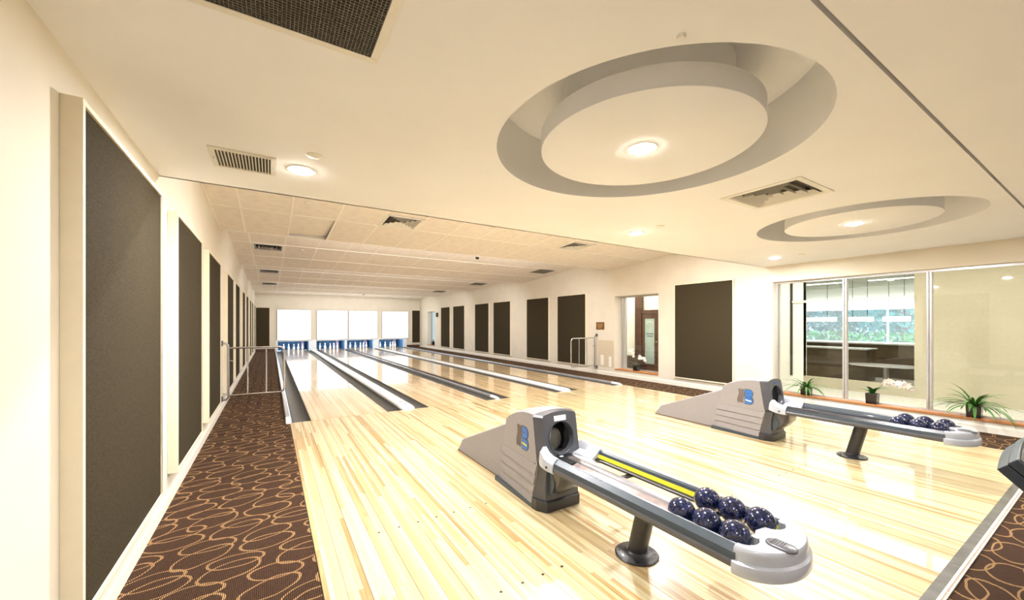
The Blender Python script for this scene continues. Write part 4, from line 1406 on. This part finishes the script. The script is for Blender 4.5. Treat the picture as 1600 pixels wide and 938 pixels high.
# slatted side grille
e = empty('slatted_grille', (-0.142, 2.99, D1), 'slatted cream ceiling grille near the aisle wall', 'air vent')
hx_, hy_ = 0.172, 0.168
MB().loft([[(-a, -b, z), (a, -b, z), (a, b, z), (-a, b, z)] for a, b, z in ((hx_, hy_, 0.0), (hx_, hy_, -0.006), (hx_ - 0.03, hy_ - 0.03, -0.008), (hx_ - 0.032, hy_ - 0.03, 0.0))], cap=False).build('frame', M['vent'], e)
MB().box(-hx_ + .03, hx_ - .03, -hy_ + .03, hy_ - .03, -0.0005, -0.0002).build('duct', M['duct'], e)
for q in range(16):
    x = -hx_ + 0.035 + (2 * hx_ - 0.07) * (q + 0.5) / 16
    MB().add([(x - 0.003, -hy_ + .03, -0.0082), (x - 0.0012, -hy_ + .03, -0.0085), (x + 0.0035, -hy_ + .03, -0.001), (x + 0.002, -hy_ + .03, -0.0008),
              (x - 0.003, hy_ - .03, -0.0082), (x - 0.0012, hy_ - .03, -0.0085), (x + 0.0035, hy_ - .03, -0.001), (x + 0.002, hy_ - .03, -0.0008)],
             [(0, 1, 2, 3), (4, 5, 6, 7), (0, 1, 5, 4), (1, 2, 6, 5), (2, 3, 7, 6), (3, 0, 4, 7)]).build('blade', M['vent'], e)
for sx_ in (-1, 1):
    MB().lathe([(0.004, -0.0085), (0.003, -0.011), (0.0005, -0.0115)], c=(sx_ * (hx_ - 0.015), 0, 0), n=10).build('screw', M['steel'], e)

# large egg-crate return grille
e = empty('egg_crate_grille', (0.05, 1.28, D1), 'large dark egg-crate return grille in a cream frame at the ceiling near the camera', 'air vent')
gx, gy = 0.305, 0.305
for (a, b, c, d) in ((-gx, gx, gy - 0.03, gy), (-gx, gx, -gy, -gy + 0.03), (-gx, -gx + 0.03, -gy + .03, gy - .03), (gx - 0.03, gx, -gy + .03, gy - .03)):
    MB().box(a, b, c, d, -0.010, 0.0).build('frame_bar', M['vent'], e, bevel=0.003)
eg = MB(); nB = 46
for q in range(nB):
    t = -gx + 0.03 + (2 * gx - 0.06) * q / (nB - 1)
    eg.box(t - 0.0007, t + 0.0007, -gy + .03, gy - .03, -0.008, 0.006 - 0.006)
    eg.box(-gx + .03, gx - .03, t - 0.0007, t + 0.0007, -0.008, 0.0)
eg.build('egg_crate_lattice', M['grey_vent'], e, kind='stuff')
MB().box(-gx + .02, gx - .02, -gy + .02, gy - .02, -0.0012, -0.0004).build('duct', M['duct'], e)

# =================================================================== rooms behind the glass
XC = 10.0
MB().box(XR + 0.30, 26, -4, 12, -0.06, 0.0).build('floor_lounge', M['desk_top'], kind='structure')
cw = MB()
OPN = (2.19, 3.93, 0.21, 2.33)
for a, b, c, d in rect_holes(-4, 12, 0, 2.75, [OPN]):
    cw.box(XC, XC + 0.12, a, b, c, d)
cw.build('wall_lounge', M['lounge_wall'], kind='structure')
MB().box(XC - 0.03, XC + 0.15, 3.93, 4.74, 0.0, 2.7).build('column', M['lounge_white'], kind='structure')
MB().box(XR + 0.30, XC, 4.75, 4.85, 0, 2.7).build('wall_corridor', M['lounge_white'], kind='structure')
MB().box(XR + 0.3, XC, -4, 12, 2.55, 2.6).build('ceiling_corridor', M['ceil'], kind='structure')
MB().box(XC - 0.06, XC - 0.02, 2.19, 4.16, 1.82, 1.87).build('trim_4', M['trim'], kind='structure')
MB().box(XC - 0.06, XC - 0.02, 4.13, 4.17, 0.2, 2.5).build('trim_5', M['duct'], kind='structure')
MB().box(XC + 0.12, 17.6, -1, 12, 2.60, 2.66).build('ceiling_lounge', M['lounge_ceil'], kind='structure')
MB().box(17.0, 17.25, -1, 12, 1.86, 2.60).build('wall_lounge_header', M['lounge_white'], kind='structure')
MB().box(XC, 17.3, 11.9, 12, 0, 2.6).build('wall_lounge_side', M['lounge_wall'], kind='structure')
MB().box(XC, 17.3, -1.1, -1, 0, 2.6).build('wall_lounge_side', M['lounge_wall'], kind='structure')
# light slots on the lounge ceiling
for (x, y) in ((12.2, 4.4), (12.6, 3.2), (14.5, 5.2), (14.5, 3.6)):
    e = MB().box(x - 0.08, x + 0.08, y - 0.5, y + 0.5, 2.585, 2.60).build('light_slot', M['pendant'])
    tag(e, 'bright slot light in the lounge ceiling, ' + ('nearer' if x < 13 else 'farther') + (' one by the column' if y > 4 else ' one by the cream wall'), 'light', 'lounge ceiling slot lights')
area('lounge_daylight', (16.8, 4.5, 1.3), (0, math.radians(-90), 0), 1.4, 7.0, 260, (0.85, 0.95, 1.0))
area('lounge_lamp', (13.0, 4.5, 2.5), (0, 0, 0), 3, 5, 80, (1, 0.95, 0.8))
area('corridor_lamp', (8.9, 2.2, 2.5), (0, 0, 0), 1.0, 8, 110, (1, 0.97, 0.90))
area('corridor_lamp', (8.7, 8.5, 2.5), (0, 0, 0), 1.0, 5, 60, (1, 0.95, 0.85))
# glazing of the lounge
gz = empty('window_4', (17.05, 5, 0.3), kind='structure')
for y in (1.6, 3.2, 4.35, 5.5, 7.1, 8.7, 10.3):
    MB().box(0, 0.06, y - 5 - 0.025, y - 5 + 0.025, 0, 1.58).build('mullion', M['alu'], gz)
MB().box(0, 0.06, -6, 7, 0.42, 0.46).box(0, 0.06, -6, 7, -0.3, 0.05).box(0, 0.06, -6, 7, 1.54, 1.60).build('rail', M['alu'], gz)
MB().box(0.03, 0.034, -6, 7, 0.05, 1.54).build('pane', M['glass'], gz)
# reception desks
def desk(x, y0, y1, h, label, top_over=0.06):
    e = empty('reception_desk', (x, (y0 + y1) / 2, 0), label, 'desk', 'desks in the lounge')
    hl = (y1 - y0) / 2
    MB().box(-0.28, 0.28, -hl, hl, 0, h - 0.03).build('desk_body', M['desk_wood'], e, bevel=0.006)
    MB().box(-0.28 - top_over, 0.28, -hl - 0.04, hl + 0.04, h - 0.03, h).build('desk_top', M['desk_top'], e, bevel=0.004)
    for q in range(3):
        MB().box(-0.288, -0.28, -hl + 0.02, hl - 0.02, 0.10 + q * 0.2, 0.27 + q * 0.2).build('front_panel', M['desk_wood'], e)
    return e


desk(12.0, 3.35, 6.4, 0.78, 'long dark wooden desk with pale top seen through the clear glass, nearer one', 0.10)
desk(13.4, 2.2, 5.6, 0.86, 'long dark wooden desk behind the nearer desk in the lounge')
e = empty('lounge_table', (11.25, 2.9, 0), 'low pale round-edged table in front of the dark desks', 'table')
MB().loft([[(0.34 * math.cos(2 * PI * i / 32), 0.62 * math.sin(2 * PI * i / 32), z) for i in range(32)] for z in (0.44, 0.47)]).build('tabletop', M['desk_top'], e)
MB().cyl((0, 0), 0.05, 0.02, 0.44, 12).build('leg', M['steel'], e); MB().cyl((0, 0), 0.25, 0, 0.02, 20).build('base', M['steel'], e)
for k, (yc_, x_) in enumerate(((5.2, 14.0), (4.15, 14.0), (3.4, 14.0))):
    e = empty('pendant_lamp', (x_, yc_, 1.47), 'long white pendant lamp hanging in the lounge, ' + ['longest one beside the column', 'middle one', 'one nearest the cream wall'][k], 'light', 'lounge pendant lamps')
    w_ = (0.50, 0.27, 0.25)[k]
    MB().box(-0.10, 0.10, -w_, w_, -0.04, 0.08).build('lamp_shade', M['pendant'], e, bevel=0.01)
    for q in (-0.6, 0.6):
        MB().tube([(0, q * w_, 0.08), (0, q * w_, 1.13)], 0.006, 6).build('cord', M['black'], e)

# door beyond the narrow window
dr = empty('door_1', (9.30, 7.5, 0), kind='structure')
MB().box(0, 0.10, 0.28, 0.52, 0, 2.5).build('door_post', M['dark_wood'], dr, bevel=0.004)
MB().box(0, 0.08, -0.75, 0.30, 1.66, 1.76).box(0, 0.08, -0.75, -0.63, 0, 1.66).build('door_frame', M['dark_wood'], dr)
lf_ = MB().box(0.03, 0.07, -0.63, 0.28, 0.02, 0.20).box(0.03, 0.07, 0.185, 0.28, 0.20, 1.65).box(0.03, 0.07, -0.63, -0.16, 0.20, 1.65).box(0.03, 0.07, -0.16, 0.185, 1.52, 1.65).build('door_leaf', M['dark_wood'], dr)
MB().box(0.045, 0.055, -0.16, 0.185, 0.20, 1.52).build('frosted_pane', M['frost'], dr)
m = MB()
for q in range(14):
    t = PI * q / 14; t2 = PI * (q + 1) / 14
    m.add([(0.044, 0.012 + 0.13 * math.cos(t), 1.34 + 0.09 * math.sin(t)), (0.044, 0.012 + 0.13 * math.cos(t2), 1.34 + 0.09 * math.sin(t2)),
           (0.044, 0.012 + 0.12 * math.cos(t2), 1.34 + 0.08 * math.sin(t2)), (0.044, 0.012 + 0.12 * math.cos(t), 1.34 + 0.08 * math.sin(t))], [(0, 1, 2, 3)])
m.build('etched_arch', M['lounge_white'], dr)
for q in range(2):
    MB().box(0.043, 0.0449, -0.11 + 0.02 * q, 0.14 - 0.02 * q, 1.06 - q * 0.07, 1.085 - q * 0.07).build('etched_lettering', M['outline_blue'], dr)
MB().tube([(0.0, -0.25, 0.85), (0.03, -0.25, 0.85)], 0.02, 10).build('door_knob', M['chrome'], dr)
MB().box(9.42, 9.52, 6.0, 10.5, 0, 2.75).build('wall_hall', M['lounge_white'], kind='structure')
# stair treads seen low behind the orchid
st = empty('stair_flight', (8.95, 7.9, 0), 'dark stair treads seen low through the narrow window behind the orchid', 'stairs')
for q in range(4):
    MB().box(-0.14, 0.14, -0.45, 0.40, 0.40 - q * 0.10, 0.43 - q * 0.10).shift(-0.0, -0.02 * q).build('tread', M['dark_wood'], st)
MB().box(-0.12, 0.12, -0.40, 0.30, 0, 0.40).build('stringer', M['brown_rail'], st)

# =================================================================== outdoors beyond the lounge
MB().box(17.3, 40, -15, 30, -0.3, -0.02).build('terrace', M['terrace'], kind='structure')
sun = bpy.data.lights.new('sun', 'SUN'); sun.energy = 2.6; sun.angle = 0.02
so = bpy.data.objects.new('sun', sun); so.rotation_euler = (math.radians(40), math.radians(-35), 0); COL.objects.link(so)


def leaf_cloud(n, fn, s):
    m = MB(); r = random.Random(n)
    for i in range(n):
        x, y, z = fn(r)
        a = Vector((r.gauss(0, 1), r.gauss(0, 1), r.gauss(0, 1))).normalized(); b = a.orthogonal().normalized()
        q = s * r.uniform(0.6, 1.4); c = a.cross(b)
        p = Vector((x, y, z))
        m.add([tuple(p - b * q), tuple(p + c * q * 0.6), tuple(p + b * q), tuple(p - c * q * 0.6)], [(0, 1, 2, 3)])
    return m


tl = ['leafy tree whose trunk stands by the glazing, nearest the cream wall', 'leafy tree seen in the middle of the lounge glazing',
      'leafy tree beyond the glazing beside the white column', 'leafy tree beyond the glazing farther along']
for k, (x, y) in enumerate(((22, 5.0), (26.5, 8.6), (22.0, 11.2), (27, 15.0))):
    e = empty('garden_tree', (x, y, 0), tl[k], 'tree', 'garden trees beyond the lounge')
    MB().tube([(0, 0, -0.05), (0.05, 0.12, 1.2), (0.0, 0.2, 2.4), (0.1, 0.35, 4.0)], [0.17, 0.14, 0.12, 0.08], 10).build('trunk', M['bark'], e, smooth=1)

    def fn(r):
        a = r.gauss(0, 1), r.gauss(0, 1), r.gauss(0, 1)
        L = math.sqrt(sum(q * q for q in a)) + 1e-6; k_ = r.uniform(0.35, 1) ** 0.5
        return a[0] / L * 1.6 * k_, a[1] / L * 2.2 * k_, 2.6 + a[2] / L * 1.8 * k_
    leaf_cloud(2600, fn, 0.11).build('foliage', M['foliage'], e, kind='stuff')
e = leaf_cloud(6000, lambda r: (r.uniform(-0.5, 0.5), r.uniform(-8, 8), r.uniform(0.0, 1.05) * (1 + 0.0)), 0.07).build('hedge', M['hedge'], None)
e.location = (20.0, 9.0, 0); e['kind'] = 'stuff'; tag(e, 'bright green clipped hedge low beyond the lounge glazing', 'hedge')
e = leaf_cloud(5000, lambda r: (r.uniform(-0.6, 0.6), r.uniform(-9, 9), r.uniform(0.0, 5.5)), 0.16).build('foliage_bank', M['foliage'], None)
e.location = (29.0, 11.0, 0); e['kind'] = 'stuff'; tag(e, 'hazy bank of foliage far behind the garden trees', 'foliage')
